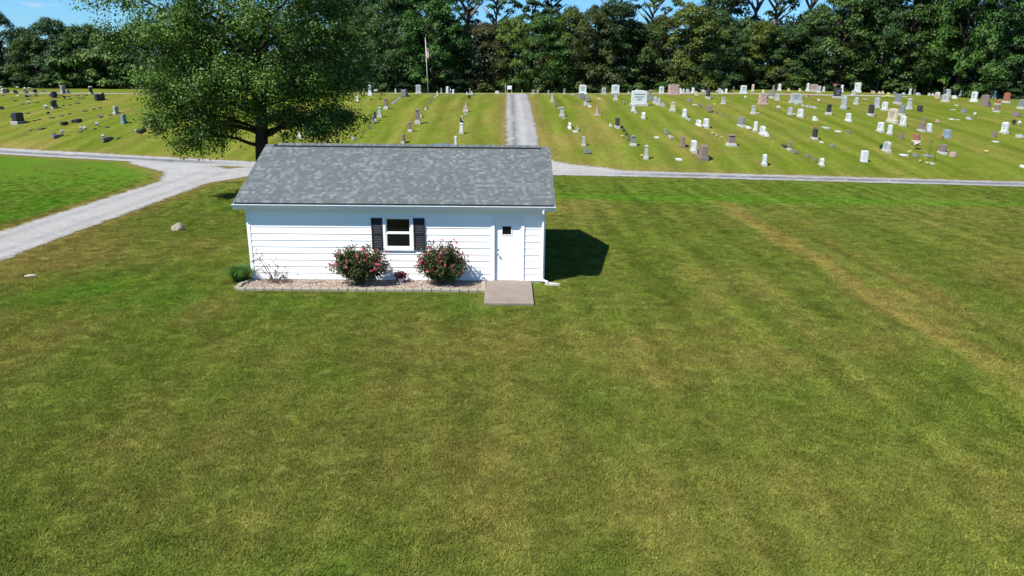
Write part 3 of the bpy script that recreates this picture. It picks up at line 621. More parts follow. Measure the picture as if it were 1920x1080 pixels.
STONES = '''
r;12.04;75.49;0.50;0.50;0.58;n;1;0.00;brown round-topped headstone on the crest right of lane, the only one there
t;12.62;74.35;0.55;0.22;0.58;p;0;0.00;pink narrow upright stone on the crest right of lane, the only one there
o;13.93;73.35;0.22;0.22;0.57;g;0;0.00;light grey pillar monument on the crest right of lane, the only one there
o;16.22;76.11;0.36;0.36;0.74;m;0;0.00;mid-grey pillar monument, leftmost of those on the crest right of lane
o;13.73;61.92;0.37;0.37;0.89;g;0;0.00;pale obelisk with greenish stains, hugging the lane's right verge below the crest
s;13.93;58.36;1.60;0.28;0.49;n;0;0.00;brown small slanted marker, leftmost of those on the upper right slope
s;14.10;55.71;0.55;0.25;0.29;g;0;0.00;light grey small slanted marker, leftmost of those on the upper right slope
o;14.04;50.48;0.53;0.53;0.94;g;0;0.00;light grey pillar monument on a square plinth, third up the row beside the lane
s;14.11;48.85;0.55;0.27;0.27;g;0;0.00;light grey small slanted marker, leftmost of those on the middle right slope
r;14.29;43.98;1.34;0.28;0.50;w;0;0.00;small bright white round-topped headstone standing alone near the lane's right edge
s;14.91;42.69;0.55;0.16;0.50;g;0;0.00;thin pale upright stone beside a flat tan ledger near the lane
f;14.62;42.21;0.55;0.38;0.20;w;0;0.00;white flat ground marker, leftmost of those on the middle right slope
o;14.83;36.52;0.35;0.35;0.77;g;0;0.00;light grey pillar nearest the road in the row beside the lane
s;14.90;34.27;1.35;0.44;0.35;m;0;0.00;low grey stone with a pale base, nearest the road and the lane corner
u;18.47;74.01;1.12;1.12;1.22;w;1;0.00;large bluish-white square monument at the crest, nearest the lane
b;17.48;65.74;1.70;0.54;0.66;m;0;0.00;mid-grey low block stone, leftmost of those on the upper right slope
b;17.85;62.57;1.70;0.37;0.57;m;0;0.00;mid-grey low block stone, rightmost of those on the upper right slope
s;17.35;58.38;1.35;0.50;0.43;g;0;0.00;light grey small slanted marker, second from left of those on the upper right slope
f;17.60;57.46;0.57;0.40;0.18;w;0;0.00;white flat ground marker, leftmost of those on the upper right slope
v;16.72;68.82;0.33;0.33;0.27;W;0;0.00;white flowers in a vase, leftmost of those on the crest right of lane
k;17.67;51.12;0.70;0.70;0.83;p;0;0.00;rounded pinkish rough boulder headstone on the upper slope right of the lane
u;21.28;74.36;0.63;0.63;0.87;g;1;0.00;narrow grey headstone at the crest between two large white monuments
u;22.81;74.48;1.19;1.19;1.23;w;1;0.00;large white square monument at the crest, second from the lane
o;21.32;63.89;0.50;0.50;0.91;g;0;0.00;light grey capped pillar directly before the second big white crest monument
w;21.61;59.43;0.42;0.42;0.37;T;0;0.00;tan round wreath on a stand on the upper right slope, the only one there
s;24.89;76.22;0.55;0.20;0.37;g;0;0.00;light grey small slanted marker, leftmost of those on the crest right of lane
f;19.60;65.82;1.45;0.40;0.13;t;0;0.00;tan flat ground marker, leftmost of those on the upper right slope
u;18.67;44.13;1.35;0.34;0.86;d;0;0.00;tall dark slab headstone on a long pale plinth above the front slope
s;18.15;44.68;0.55;0.22;0.31;w;0;0.00;white small slanted marker, leftmost of those on the middle right slope
s;18.99;42.33;0.55;0.16;0.44;d;0;0.00;dark small slanted marker on the middle right slope, the only one there
s;18.91;39.96;0.55;0.16;0.43;d;0;0.00;dark small slanted marker, leftmost of those on the front right slope
v;18.47;39.52;0.18;0.18;0.19;Y;0;0.00;yellow flowers in a vase, leftmost of those on the front right slope
s;18.83;38.86;0.80;0.28;0.33;n;0;0.00;brown small slanted marker, leftmost of those on the front right slope
o;18.88;36.38;0.52;0.52;0.86;m;0;0.00;stout grey capped monument on a pale plinth, right of the dark slab stones
o;19.12;31.87;0.37;0.37;1.09;g;0;0.00;tall slender pale column on a square base near the road
v;18.89;32.37;0.16;0.16;0.21;Y;0;0.00;yellow flowers in a vase, second from left of those on the front right slope
f;21.56;31.65;0.76;0.40;0.13;w;0;0.00;long white flat ledger stone lying near the road
u;23.12;58.48;2.01;2.01;1.64;w;1;0.00;biggest white family monument, wide with a stepped base, on the upper slope
o;22.87;58.94;0.24;0.24;0.24;w;0;4.92;white pillar monument on the crest right of lane, the only one there
o;25.43;64.02;0.57;0.57;1.23;m;0;0.00;grey obelisk beside the biggest white family monument
u;25.32;60.54;1.36;0.28;0.75;g;0;0.00;light grey flat-topped headstone, leftmost of those on the upper right slope
u;25.44;59.01;0.99;0.28;0.73;g;0;0.00;light grey flat-topped headstone, second from left of those on the upper right slope
s;25.68;57.58;0.65;0.28;0.48;g;0;0.00;light grey small slanted marker, third from left of those on the upper right slope
o;21.71;53.71;0.45;0.45;0.80;w;0;0.00;white pillar just below the biggest white family monument
s;21.74;52.20;0.55;0.24;0.45;g;0;0.00;light grey small slanted marker, second from left of those on the middle right slope
r;21.95;49.10;1.07;0.28;0.60;w;0;0.00;white round-topped headstone below the biggest white family monument
f;22.26;44.92;0.55;0.19;0.13;n;0;0.00;brown flat ground marker, leftmost of those on the middle right slope
s;22.65;41.31;0.92;0.28;0.44;m;0;0.00;mid-grey small slanted marker, leftmost of those on the middle right slope
s;22.64;39.46;1.25;0.28;0.24;g;0;0.00;light grey small slanted marker, leftmost of those on the front right slope
f;21.40;39.48;0.55;0.35;0.14;w;0;0.00;white flat ground marker, leftmost of those on the front right slope
u;28.96;74.81;0.71;0.71;1.02;w;1;0.00;bluish-white upright headstone at the crest beside the pink rough monument
k;30.26;73.33;1.60;1.60;1.36;p;1;0.00;wide pink rough-faced monument at the crest
s;32.05;77.14;0.70;0.28;0.74;w;0;0.00;white small slanted marker, leftmost of those on the crest right of lane
r;32.63;78.10;0.71;0.28;0.53;g;0;0.00;light grey round-topped headstone on the crest right of lane, the only one there
s;33.29;78.13;1.31;0.28;0.53;g;0;0.00;light grey small slanted marker, second from left of those on the crest right of lane
u;33.48;76.21;0.94;0.28;0.81;w;0;0.00;white flat-topped headstone, leftmost of those on the crest right of lane
s;32.90;71.94;1.11;0.28;0.57;t;0;0.00;tan small slanted marker, leftmost of those on the crest right of lane
s;35.30;79.99;0.55;0.16;0.31;d;0;0.00;dark small slanted marker on the crest right of lane, the only one there
s;35.67;79.11;1.35;0.40;0.38;g;0;0.00;light grey small slanted marker, third from left of those on the crest right of lane
u;32.86;66.35;1.18;0.28;1.20;d;0;0.00;dark grey upright headstone on a wide pale base just below the crest track
v;37.28;78.29;0.29;0.29;0.30;W;0;0.00;white flowers in a vase, rightmost of those on the crest right of lane
s;37.73;78.30;1.14;0.28;0.60;g;0;0.00;light grey small slanted marker, fourth from left of those on the crest right of lane
s;37.52;76.43;0.55;0.16;0.52;w;0;0.00;white small slanted marker, rightmost of those on the crest right of lane
r;38.28;77.42;0.58;0.28;0.60;w;0;0.00;white round-topped headstone on the crest right of lane, the only one there
s;40.99;82.96;0.55;0.16;0.55;t;0;0.00;tan small slanted marker, second from left of those on the crest right of lane
o;25.93;54.14;0.62;0.62;0.92;t;0;0.00;tan tiered pillar with a stepped base on the upper slope
u;26.15;49.76;1.09;0.28;0.82;w;0;0.00;bluish-white upright headstone with two small stones at its foot, mid slope
s;26.17;48.45;0.55;0.24;0.27;g;0;0.00;light grey small slanted marker, third from left of those on the middle right slope
s;26.22;47.82;0.55;0.18;0.27;g;0;0.00;light grey small slanted marker, fourth from left of those on the middle right slope
s;29.83;62.92;1.45;0.28;0.32;m;0;0.00;mid-grey small slanted marker, leftmost of those on the upper right slope
f;29.50;59.09;0.84;0.40;0.15;t;0;0.00;tan flat ground marker, rightmost of those on the upper right slope
s;29.68;57.64;1.23;0.28;0.36;n;0;0.00;brown small slanted marker, rightmost of those on the upper right slope
b;29.60;53.77;1.70;0.34;0.63;n;0;0.00;low pinkish-brown block stone with pale flowers at its back, upper slope
v;31.21;57.67;0.29;0.29;0.36;Y;0;0.00;yellow flowers in a vase, leftmost of those on the upper right slope
s;30.06;52.62;0.82;0.28;0.23;n;0;0.00;brown small slanted marker, leftmost of those on the middle right slope
f;30.26;51.15;0.55;0.29;0.14;n;0;0.00;brown flat ground marker, second from left of those on the middle right slope
f;30.46;49.76;0.55;0.22;0.14;n;0;0.00;brown flat ground marker, rightmost of those on the middle right slope
o;32.98;60.19;0.54;0.54;0.75;g;0;0.00;light grey pillar monument, leftmost of those on the upper right slope
r;26.42;45.17;1.28;0.28;0.51;w;0;0.00;low white rounded stone left of a taller white headstone, mid slope
u;26.83;44.06;1.21;0.28;0.81;w;0;0.00;white flat-topped headstone right of a low rounded white stone, mid slope
v;26.51;44.07;0.15;0.15;0.20;W;0;0.00;white flowers in a vase, leftmost of those on the middle right slope
v;26.49;40.55;0.19;0.19;0.24;Y;0;0.00;yellow flowers in a vase on the middle right slope, the only one there
v;26.57;39.63;0.18;0.18;0.24;Y;0;0.00;yellow flowers in a vase, third from left of those on the front right slope
v;26.83;38.84;0.18;0.18;0.23;Y;0;0.00;yellow flowers in a vase, fourth from left of those on the front right slope
s;26.77;40.31;0.55;0.16;0.19;m;0;0.00;mid-grey small slanted marker, rightmost of those on the middle right slope
o;26.89;36.23;0.74;0.74;0.94;n;0;0.00;pinkish-brown tiered monument with a stepped base on the front slope
u;22.82;35.91;0.87;0.28;0.85;n;0;0.00;pinkish-brown upright headstone left of a white one, near the road
u;23.26;34.02;1.27;0.28;0.91;w;0;0.00;white upright headstone between two brown ones near the road
u;23.43;31.77;1.35;0.56;1.05;n;0;0.00;brown polished headstone on a wide white slab, nearest the road
u;40.37;76.58;0.93;0.93;1.11;w;1;0.00;bluish-white square monument on the crest track, middle of the right field
v;36.78;64.42;0.25;0.25;0.52;W;0;0.00;white flowers in a vase, leftmost of those on the upper right slope
u;43.01;80.79;0.58;0.28;1.00;t;0;0.00;tan flat-topped headstone on the crest right of lane, the only one there
k;37.32;59.79;1.14;1.14;1.18;p;1;0.00;pink rough-faced monument just below the crest track
s;43.72;78.45;0.55;0.16;0.53;t;0;0.00;tan small slanted marker, third from left of those on the crest right of lane
o;33.69;51.90;0.49;0.49;0.90;g;0;0.00;light grey pillar with a small urn beside it on the upper slope
v;34.09;51.54;0.22;0.22;0.17;W;0;0.00;white flowers in a vase, second from left of those on the middle right slope
o;47.25;84.50;0.39;0.39;0.80;m;0;0.00;mid-grey pillar monument, rightmost of those on the crest right of lane
u;41.04;67.53;0.96;0.28;0.94;m;0;0.00;mid-grey flat-topped headstone on the upper right slope, the only one there
u;48.10;84.48;0.81;0.28;0.96;w;0;0.00;white flat-topped headstone, second from left of those on the crest right of lane
u;40.64;64.58;1.08;0.28;0.78;g;0;0.00;light grey flat-topped headstone, third from left of those on the upper right slope
v;37.25;54.70;0.34;0.34;0.47;W;0;0.00;white flowers in a vase, second from left of those on the upper right slope
s;49.53;84.49;0.57;0.28;0.40;t;0;0.00;tan small slanted marker, fourth from left of those on the crest right of lane
u;41.75;61.70;1.47;1.47;1.08;g;1;0.00;wide speckled light grey monument on a pale base, upper slope
s;41.23;59.95;0.60;0.28;0.25;g;0;0.00;light grey small slanted marker, fourth from left of those on the upper right slope
s;41.37;58.46;0.57;0.28;0.24;g;0;0.00;light grey small slanted marker, fifth from left of those on the upper right slope
s;41.48;57.52;0.55;0.16;0.24;g;0;0.00;light grey small slanted marker, sixth from left of those on the upper right slope
s;41.72;57.10;0.55;0.16;0.24;g;0;0.00;light grey small slanted marker, seventh from left of those on the upper right slope
s;41.77;56.20;0.55;0.21;0.30;g;0;0.00;light grey small slanted marker, eighth from left of those on the upper right slope
u;37.35;51.59;0.78;0.28;0.73;g;0;0.00;light grey flat-topped headstone on the middle right slope, the only one there
v;37.52;50.87;0.22;0.22;0.22;W;0;0.00;white flowers in a vase, third from left of those on the middle right slope
u;37.71;49.83;1.16;0.28;0.82;w;0;0.00;white headstone right of a smaller grey one with flowers between them
s;51.16;84.50;0.56;0.28;0.40;t;0;0.00;tan small slanted marker, fifth from left of those on the crest right of lane
u;52.50;85.16;0.76;0.28;1.13;w;0;0.00;white flat-topped headstone, third from left of those on the crest right of lane
u;53.09;84.42;1.16;1.16;1.04;p;1;0.00;pink flat-topped monument beyond the crest track
u;52.88;82.09;1.09;0.28;0.94;g;0;0.00;light grey flat-topped headstone, leftmost of those on the crest right of lane
u;54.56;84.45;0.55;0.19;0.72;w;0;0.00;white flat-topped headstone, fourth from left of those on the crest right of lane
v;45.87;68.39;0.40;0.40;0.48;R;0;0.00;red flowers in a vase on the upper right slope, the only one there
v;44.40;61.77;0.25;0.25;0.51;W;0;0.00;white flowers in a vase, rightmost of those on the upper right slope
o;41.32;51.70;0.54;0.54;1.07;d;0;0.00;dark grey pillar headstone on the upper slope, right of the white pair
s;38.42;47.87;0.67;0.28;0.43;w;0;0.00;white small slanted marker, rightmost of those on the middle right slope
f;37.76;43.78;1.04;0.40;0.25;g;0;0.00;light grey flat ground marker, leftmost of those on the middle right slope
f;38.11;41.96;0.55;0.38;0.20;w;0;0.00;white flat ground marker, second from left of those on the middle right slope
u;34.68;38.65;0.73;0.28;0.89;d;0;0.00;dark blue-grey headstone with red and white flowers on top
v;34.68;38.90;0.27;0.27;0.23;R;0;2.41;red flowers in a vase on the middle right slope, the only one there
f;34.75;37.35;0.55;0.20;0.11;w;0;0.00;white flat ground marker, second from left of those on the front right slope
s;35.00;35.73;0.55;0.23;0.22;m;0;0.00;mid-grey small slanted marker, leftmost of those on the front right slope
u;30.21;44.59;1.39;0.28;0.82;m;0;0.00;dark grey flat-topped headstone on a pale base, mid slope
s;30.61;43.50;1.01;0.28;0.25;w;0;0.00;white small slanted marker, second from left of those on the middle right slope
u;30.78;42.21;0.55;0.27;0.84;w;0;0.00;tall white headstone in the cluster right of a dark grey one
r;30.84;40.50;1.03;0.28;0.77;w;0;0.00;rounded white headstone in the cluster of white stones, mid slope
s;31.00;39.80;0.55;0.24;0.43;w;0;0.00;white small slanted marker, leftmost of those on the front right slope
u;27.48;29.87;0.55;0.26;0.81;w;0;0.00;narrow white headstone standing alone nearest the road
s;31.07;35.56;0.96;0.28;0.22;d;0;0.00;dark small slanted marker, rightmost of those on the front right slope
u;31.07;34.60;0.55;0.20;0.66;n;0;0.00;brown flat-topped headstone on the front right slope, the only one there
b;31.05;33.50;0.88;0.28;0.26;n;0;0.00;brown low block stone on the front right slope, the only one there
s;31.59;32.09;0.55;0.26;0.29;n;0;0.00;brown small slanted marker, second from left of those on the front right slope
s;31.66;30.92;0.55;0.16;0.29;n;0;0.00;brown small slanted marker, third from left of those on the front right slope
r;31.65;29.71;0.55;0.23;0.53;w;0;0.00;small white rounded headstone ending the row of low brown ones
u;50.80;71.43;1.09;1.09;1.27;d;1;0.00;large dark grey roof-capped monument on a pale base by the crest track
v;50.58;71.85;0.48;0.48;0.35;R;0;5.40;red flowers in a vase on the crest right of lane, the only one there
u;57.19;84.41;0.55;0.26;1.04;w;0;0.00;white flat-topped headstone, fifth from left of those on the crest right of lane
u;45.11;56.82;1.06;0.28;1.32;g;0;0.00;tall light grey headstone below the dark roof-capped monument
u;60.22;86.04;1.35;0.58;1.38;w;0;0.00;white flat-topped headstone, sixth from left of those on the crest right of lane
u;56.46;79.07;0.97;0.28;0.68;g;0;0.00;light grey flat-topped headstone, second from left of those on the crest right of lane
r;48.72;61.68;0.70;0.28;0.82;g;0;0.00;light grey round-topped headstone on the upper right slope, the only one there
f;54.12;70.75;0.88;0.40;0.21;g;0;0.00;light grey flat ground marker, leftmost of those on the upper right slope
s;61.76;84.26;1.00;0.28;0.40;p;0;0.00;pink small slanted marker on the crest right of lane, the only one there
s;62.69;84.32;0.55;0.16;0.32;t;0;0.00;tan small slanted marker, sixth from left of those on the crest right of lane
s;63.15;84.29;0.55;0.16;0.40;t;0;0.00;tan small slanted marker, seventh from left of those on the crest right of lane
s;64.01;84.24;0.55;0.24;0.24;t;0;0.00;tan small slanted marker, eighth from left of those on the crest right of lane
s;64.94;84.26;0.63;0.28;0.40;m;0;0.00;mid-grey small slanted marker on the crest right of lane, the only one there
u;49.65;58.69;1.03;0.28;1.10;g;0;0.00;light grey flat-topped headstone, fourth from left of those on the upper right slope
u;45.59;51.57;0.90;0.28;1.12;d;0;0.00;narrow dark headstone on a bright white base, upper slope
u;49.34;56.27;0.97;0.28;0.89;w;0;0.00;white flat-topped headstone, leftmost of those on the upper right slope
u;54.66;63.82;1.49;0.28;1.17;m;0;0.00;blue-grey flat-topped headstone on a white base below the crest track
v;58.96;75.73;0.36;0.36;0.29;Y;0;0.00;yellow flowers in a vase, second from left of those on the upper right slope
v;59.67;75.99;0.43;0.43;0.37;Y;0;0.00;yellow flowers in a vase, third from left of those on the upper right slope
v;60.29;76.22;0.36;0.36;0.30;Y;0;0.00;yellow flowers in a vase, fourth from left of those on the upper right slope
u;45.56;47.17;1.67;0.28;1.32;t;0;0.00;big tan headstone on a wide cream base among white stones
u;49.04;52.11;0.75;0.28;1.07;m;0;0.00;grey-green headstone right behind the big tan one
o;52.87;57.89;0.53;0.53;1.21;g;0;0.00;light grey pillar monument, rightmost of those on the upper right slope
b;53.07;56.08;0.68;0.28;0.65;d;0;0.00;small black block headstone standing alone on the upper slope
u;45.67;45.38;0.85;0.28;0.93;w;0;0.00;white headstone beside the big tan one
u;41.93;42.04;0.92;0.28;0.84;w;0;0.00;white headstone left of a smaller white one, before the big tan stone
u;42.16;40.82;0.55;0.24;0.82;w;0;0.00;small white headstone with pointed base, just before the big tan stone
u;41.54;47.64;0.86;0.28;0.74;w;0;0.00;white flat-topped headstone on the middle right slope, the only one there
s;38.74;41.22;0.55;0.21;0.34;n;0;0.00;brown small slanted marker, second from left of those on the middle right slope
u;67.03;84.13;0.55;0.16;0.88;w;0;0.00;white flat-topped headstone, seventh from left of those on the crest right of lane
r;71.94;92.01;0.70;0.28;0.77;t;0;0.00;tan round-topped headstone on the crest right of lane, the only one there
s;68.27;84.10;0.93;0.28;0.40;g;0;0.00;light grey small slanted marker, sixth from left of those on the crest right of lane
s;66.18;84.14;0.62;0.28;0.32;g;0;0.00;light grey small slanted marker, fifth from left of those on the crest right of lane
u;45.96;42.66;0.87;0.28;0.84;n;0;0.00;reddish-brown headstone with clutter of flowers on its base
s;49.72;49.00;0.55;0.17;0.33;n;0;0.00;brown small slanted marker, third from left of those on the middle right slope
u;46.53;42.45;0.57;0.28;0.74;w;0;0.00;greenish-white headstone with pointed top right of a reddish-brown one
s;50.55;48.12;0.55;0.22;0.27;p;0;0.00;pink small slanted marker on the middle right slope, the only one there
s;69.89;84.11;0.55;0.16;0.40;g;0;0.00;light grey small slanted marker, seventh from left of those on the crest right of lane
s;70.43;84.06;0.55;0.22;0.40;t;0;0.00;tan small slanted marker, ninth from left of those on the crest right of lane
u;71.05;84.03;1.06;0.28;0.56;w;0;0.00;white flat-topped headstone, rightmost of those on the crest right of lane
s;67.64;78.10;0.97;0.28;0.53;p;0;0.00;pink small slanted marker on the upper right slope, the only one there
u;72.37;84.02;1.35;0.55;1.04;g;0;0.00;blue-grey flat-topped headstone against the trees at the far edge
u;63.86;69.83;1.37;0.28;0.90;g;0;0.00;light grey flat-topped headstone, rightmost of those on the upper right slope
u;76.65;87.62;1.07;0.28;0.83;g;0;0.00;light grey flat-topped headstone, rightmost of those on the crest right of lane
r;79.03;89.75;0.78;0.28;0.59;m;0;0.00;mid-grey round-topped headstone on the crest right of lane, the only one there
s;70.78;79.33;0.82;0.28;0.46;w;0;0.00;white small slanted marker on the upper right slope, the only one there
u;68.84;72.03;1.23;0.28;1.28;w;0;0.00;bright white upright headstone on a white base near the tree edge
s;77.01;83.97;0.55;0.16;0.40;g;0;0.00;light grey small slanted marker, rightmost of those on the crest right of lane
u;65.20;64.13;1.43;0.28;1.31;n;0;0.00;brown-grey headstone right of a bright white one near the tree edge
s;65.82;64.31;0.55;0.25;0.59;g;0;0.00;light grey small slanted marker, rightmost of those on the upper right slope
r;78.07;82.37;1.10;0.28;1.18;w;0;0.00;white round-topped headstone on the upper right slope, the only one there
r;83.22;88.50;1.18;0.28;0.75;m;0;0.00;mid-grey round-topped headstone on the upper right slope, the only one there
u;72.81;71.61;1.18;0.28;1.27;R;0;0.00;orange-red headstone near the tree edge on the far right
s;81.81;83.88;0.55;0.16;0.56;t;0;0.00;tan small slanted marker, rightmost of those on the crest right of lane
u;82.43;83.84;0.55;0.28;0.80;w;0;0.00;white flat-topped headstone, rightmost of those on the upper right slope
u;68.03;61.81;1.00;0.28;1.08;m;0;0.00;blue-grey headstone on a big pale base at the far right edge
r;68.92;67.38;0.76;0.28;0.61;R;0;0.00;red round-topped headstone on the upper right slope, the only one there
u;62.31;57.41;0.74;0.28;0.79;n;0;0.00;brown flat-topped headstone on the upper right slope, the only one there
v;62.25;57.88;0.29;0.29;0.36;Y;0;0.00;yellow flowers in a vase, rightmost of those on the upper right slope
f;61.68;63.81;0.55;0.16;0.16;w;0;0.00;white flat ground marker, rightmost of those on the upper right slope
f;58.16;58.50;0.55;0.36;0.18;g;0;0.00;light grey flat ground marker, rightmost of those on the upper right slope
s;57.91;56.09;0.75;0.28;0.42;m;0;0.00;mid-grey small slanted marker, rightmost of those on the upper right slope
v;56.91;52.59;0.28;0.28;0.46;W;0;0.00;white flowers in a vase, fourth from left of those on the middle right slope
s;55.05;50.44;0.66;0.28;0.28;g;0;0.00;light grey small slanted marker, rightmost of those on the middle right slope
f;53.10;50.16;0.55;0.29;0.17;w;0;0.00;white flat ground marker, rightmost of those on the middle right slope
f;53.58;49.88;0.55;0.16;0.16;g;0;0.00;light grey flat ground marker, rightmost of those on the middle right slope
s;62.10;53.85;1.07;0.28;0.52;n;0;0.00;brown small slanted marker, rightmost of those on the middle right slope
v;57.30;47.07;0.36;0.36;0.53;K;0;0.00;dark flowers in a vase on the middle right slope, the only one there
v;57.41;46.46;0.25;0.25;0.53;W;0;0.00;white flowers in a vase, rightmost of those on the middle right slope
u;53.31;42.34;0.78;0.28;0.99;w;0;0.00;white rounded headstone on a wide pale base, right end of mid slope
s;51.12;40.37;0.55;0.25;0.53;n;0;0.00;brown small slanted marker, rightmost of those on the front right slope
f;49.87;38.19;0.55;0.28;0.12;w;0;0.00;white flat ground marker, rightmost of those on the front right slope
s;53.40;40.33;0.82;0.28;0.29;g;0;0.00;light grey small slanted marker, rightmost of those on the front right slope
c;35.24;30.72;0.68;0.68;0.82;w;0;0.00;bluish-white tall block stone without a base, nearest the road on the right
r;38.53;34.00;1.01;0.28;0.78;g;0;0.00;rounded light grey headstone with a dark green wreath at its left
w;38.53;34.57;0.47;0.47;0.48;G;0;0.00;green round wreath on a stand on the front right slope, the only one there
s;42.26;38.95;0.55;0.22;0.42;n;0;0.00;brown small slanted marker, fourth from left of those on the front right slope
u;42.82;37.66;0.78;0.28;0.65;R;0;0.00;dark red headstone behind a spray of white flowers
V;41.28;34.76;0.56;0.56;0.75;W;0;0.00;tall white flower spray on stand on the front right slope, the only one there
u;46.58;39.74;0.96;0.28;0.67;B;0;0.00;blue-grey slanted headstone with red flowers at its foot
v;45.77;38.99;0.27;0.27;0.33;R;0;0.00;red flowers in a vase on the front right slope, the only one there
u;42.57;33.31;0.99;0.28;0.73;n;0;0.00;brown headstone with a pale capped top beside a pink block
b;42.79;32.25;0.55;0.24;0.38;p;0;0.00;pink low block stone on the front right slope, the only one there
v;42.93;33.32;0.17;0.17;0.26;W;0;0.00;white flowers in a vase on the front right slope, the only one there
f;39.26;32.74;0.64;0.40;0.17;w;0;0.00;white flat ground marker, third from left of those on the front right slope
v;39.90;33.09;0.21;0.21;0.30;Y;0;0.00;yellow flowers in a vase, fifth from left of those on the front right slope
s;39.94;32.22;0.58;0.28;0.25;m;0;0.00;mid-grey small slanted marker, rightmost of those on the front right slope
f;40.99;32.56;0.79;0.40;0.13;B;0;0.00;blue-grey flat ground marker on the front right slope, the only one there
h;40.02;30.71;0.16;0.16;1.56;d;0;0.00;thin dark shepherd hook, leftmost of those on the front right slope
h;40.43;31.20;0.16;0.16;1.49;d;0;0.00;thin dark shepherd hook, second from left of those on the front right slope
h;40.45;30.55;0.12;0.12;1.15;d;0;0.00;thin dark shepherd hook, rightmost of those on the front right slope
v;39.25;30.39;0.20;0.20;0.20;Y;0;0.00;yellow flowers in a vase, sixth from left of those on the front right slope
v;39.45;29.76;0.24;0.24;0.24;Y;0;0.00;yellow flowers in a vase, seventh from left of those on the front right slope
s;39.94;29.91;0.55;0.16;0.16;g;0;0.00;light grey small slanted marker, second from left of those on the front right slope
v;46.29;33.69;0.25;0.25;0.22;Y;0;0.00;yellow flowers in a vase, rightmost of those on the front right slope
s;46.16;29.12;0.55;0.16;0.20;w;0;0.00;white small slanted marker, rightmost of those on the front right slope
u;-4.19;46.90;0.55;0.26;0.73;m;0;0.00;mid-grey flat-topped headstone on the slope left of lane, the only one there
o;-4.21;48.04;0.31;0.31;0.96;d;0;0.00;dark pillar monument on the slope left of lane, the only one there
o;-4.12;50.18;0.48;0.48;1.04;g;0;0.00;light grey pillar monument on the slope left of lane, the only one there
o;-4.35;55.69;0.51;0.51;1.17;n;0;0.00;brown pillar monument, leftmost of those on the slope left of lane
s;-4.10;44.24;0.55;0.16;0.25;n;0;0.00;brown small slanted marker, rightmost of those on the slope left of lane
s;-4.26;60.10;0.55;0.22;0.25;g;0;0.00;light grey small slanted marker, second from left of those on the slope left of lane
s;-4.24;61.62;0.55;0.23;0.25;g;0;0.00;light grey small slanted marker, third from left of those on the slope left of lane
s;-4.22;63.57;0.55;0.24;0.26;g;0;0.00;light grey small slanted marker, fourth from left of those on the slope left of lane
s;-4.23;65.43;0.55;0.24;0.26;g;0;0.00;light grey small slanted marker, fifth from left of those on the slope left of lane
b;-4.16;68.74;1.70;0.57;0.82;m;0;0.00;lumpy dark grey block monument at the crest, left of the flagpole
s;-4.01;70.09;0.55;0.26;0.55;m;0;0.00;mid-grey small slanted marker on the crest left of lane, the only one there
s;-4.33;42.19;0.55;0.16;0.20;n;0;0.00;brown small slanted marker, leftmost of those on the slope left of lane
s;-4.62;39.44;0.55;0.26;0.28;g;0;0.00;light grey small slanted marker, leftmost of those on the slope left of lane
v;-5.05;39.88;0.23;0.23;0.28;Y;0;0.00;yellow flowers in a vase on the slope left of lane, the only one there
u;-12.08;84.49;0.55;0.25;0.72;w;0;0.00;white flat-topped headstone, leftmost of those on the crest left of lane
o;-8.61;70.03;0.54;0.54;1.31;w;0;0.00;tall white pillar at the crest left of the lane
v;-8.62;74.32;0.49;0.49;0.65;W;0;0.00;white flowers in a vase on the crest left of lane, the only one there
o;-6.63;78.21;0.25;0.25;0.60;w;0;0.00;white pillar monument, leftmost of those on the crest left of lane
u;-3.09;74.54;0.77;0.77;1.16;g;1;0.00;grey square monument on a white base at the crest beside the flagpole
o;-8.73;62.45;0.37;0.37;0.76;w;0;0.00;white pillar monument on the slope left of lane, the only one there
o;0.07;46.51;0.56;0.56;1.46;n;0;0.00;tall reddish shaft on a pale square base, left of the lane
s;0.03;50.09;0.55;0.16;0.55;t;0;0.00;tan small slanted marker, leftmost of those on the slope left of lane
o;-0.16;42.66;0.43;0.43;0.89;n;0;0.00;brown pillar monument, rightmost of those on the slope left of lane
u;-0.16;38.16;0.59;0.28;0.69;n;0;0.00;brown flat-topped headstone on the slope left of lane, the only one there
s;-0.04;55.04;0.55;0.17;0.35;w;0;0.00;white small slanted marker on the slope left of lane, the only one there
s;0.00;56.25;0.55;0.17;0.24;m;0;0.00;mid-grey small slanted marker, leftmost of those on the slope left of lane
s;-0.22;59.83;0.55;0.18;0.25;m;0;0.00;mid-grey small slanted marker, second from left of those on the slope left of lane
s;-0.18;61.87;0.55;0.19;0.25;m;0;0.00;mid-grey small slanted marker, third from left of those on the slope left of lane
s;-0.13;64.17;0.55;0.20;0.26;m;0;0.00;mid-grey small slanted marker, rightmost of those on the slope left of lane
s;-0.12;66.47;0.55;0.21;0.27;t;0;0.00;tan small slanted marker, second from left of those on the slope left of lane
o;-0.18;69.67;0.23;0.23;0.55;w;0;0.00;white pillar monument, rightmost of those on the crest left of lane
o;-0.31;77.17;0.32;0.32;0.74;m;0;0.00;mid-grey pillar monument, leftmost of those on the crest left of lane
u;0.55;77.21;1.35;0.40;0.89;w;0;0.00;white flat-topped headstone, rightmost of those on the crest left of lane
r;0.88;77.22;0.68;0.28;0.59;w;0;0.00;white round-topped headstone, leftmost of those on the crest left of lane
r;1.31;77.24;1.28;0.28;0.52;w;0;0.00;white round-topped headstone, second from left of those on the crest left of lane
s;3.43;72.56;0.55;0.21;0.35;w;0;0.00;white small slanted marker, leftmost of those on the crest left of lane
o;3.83;71.26;0.34;0.34;0.84;m;0;0.00;mid-grey pillar monument, rightmost of those on the crest left of lane
s;4.04;72.58;0.55;0.22;0.50;w;0;0.00;white small slanted marker, rightmost of those on the crest left of lane
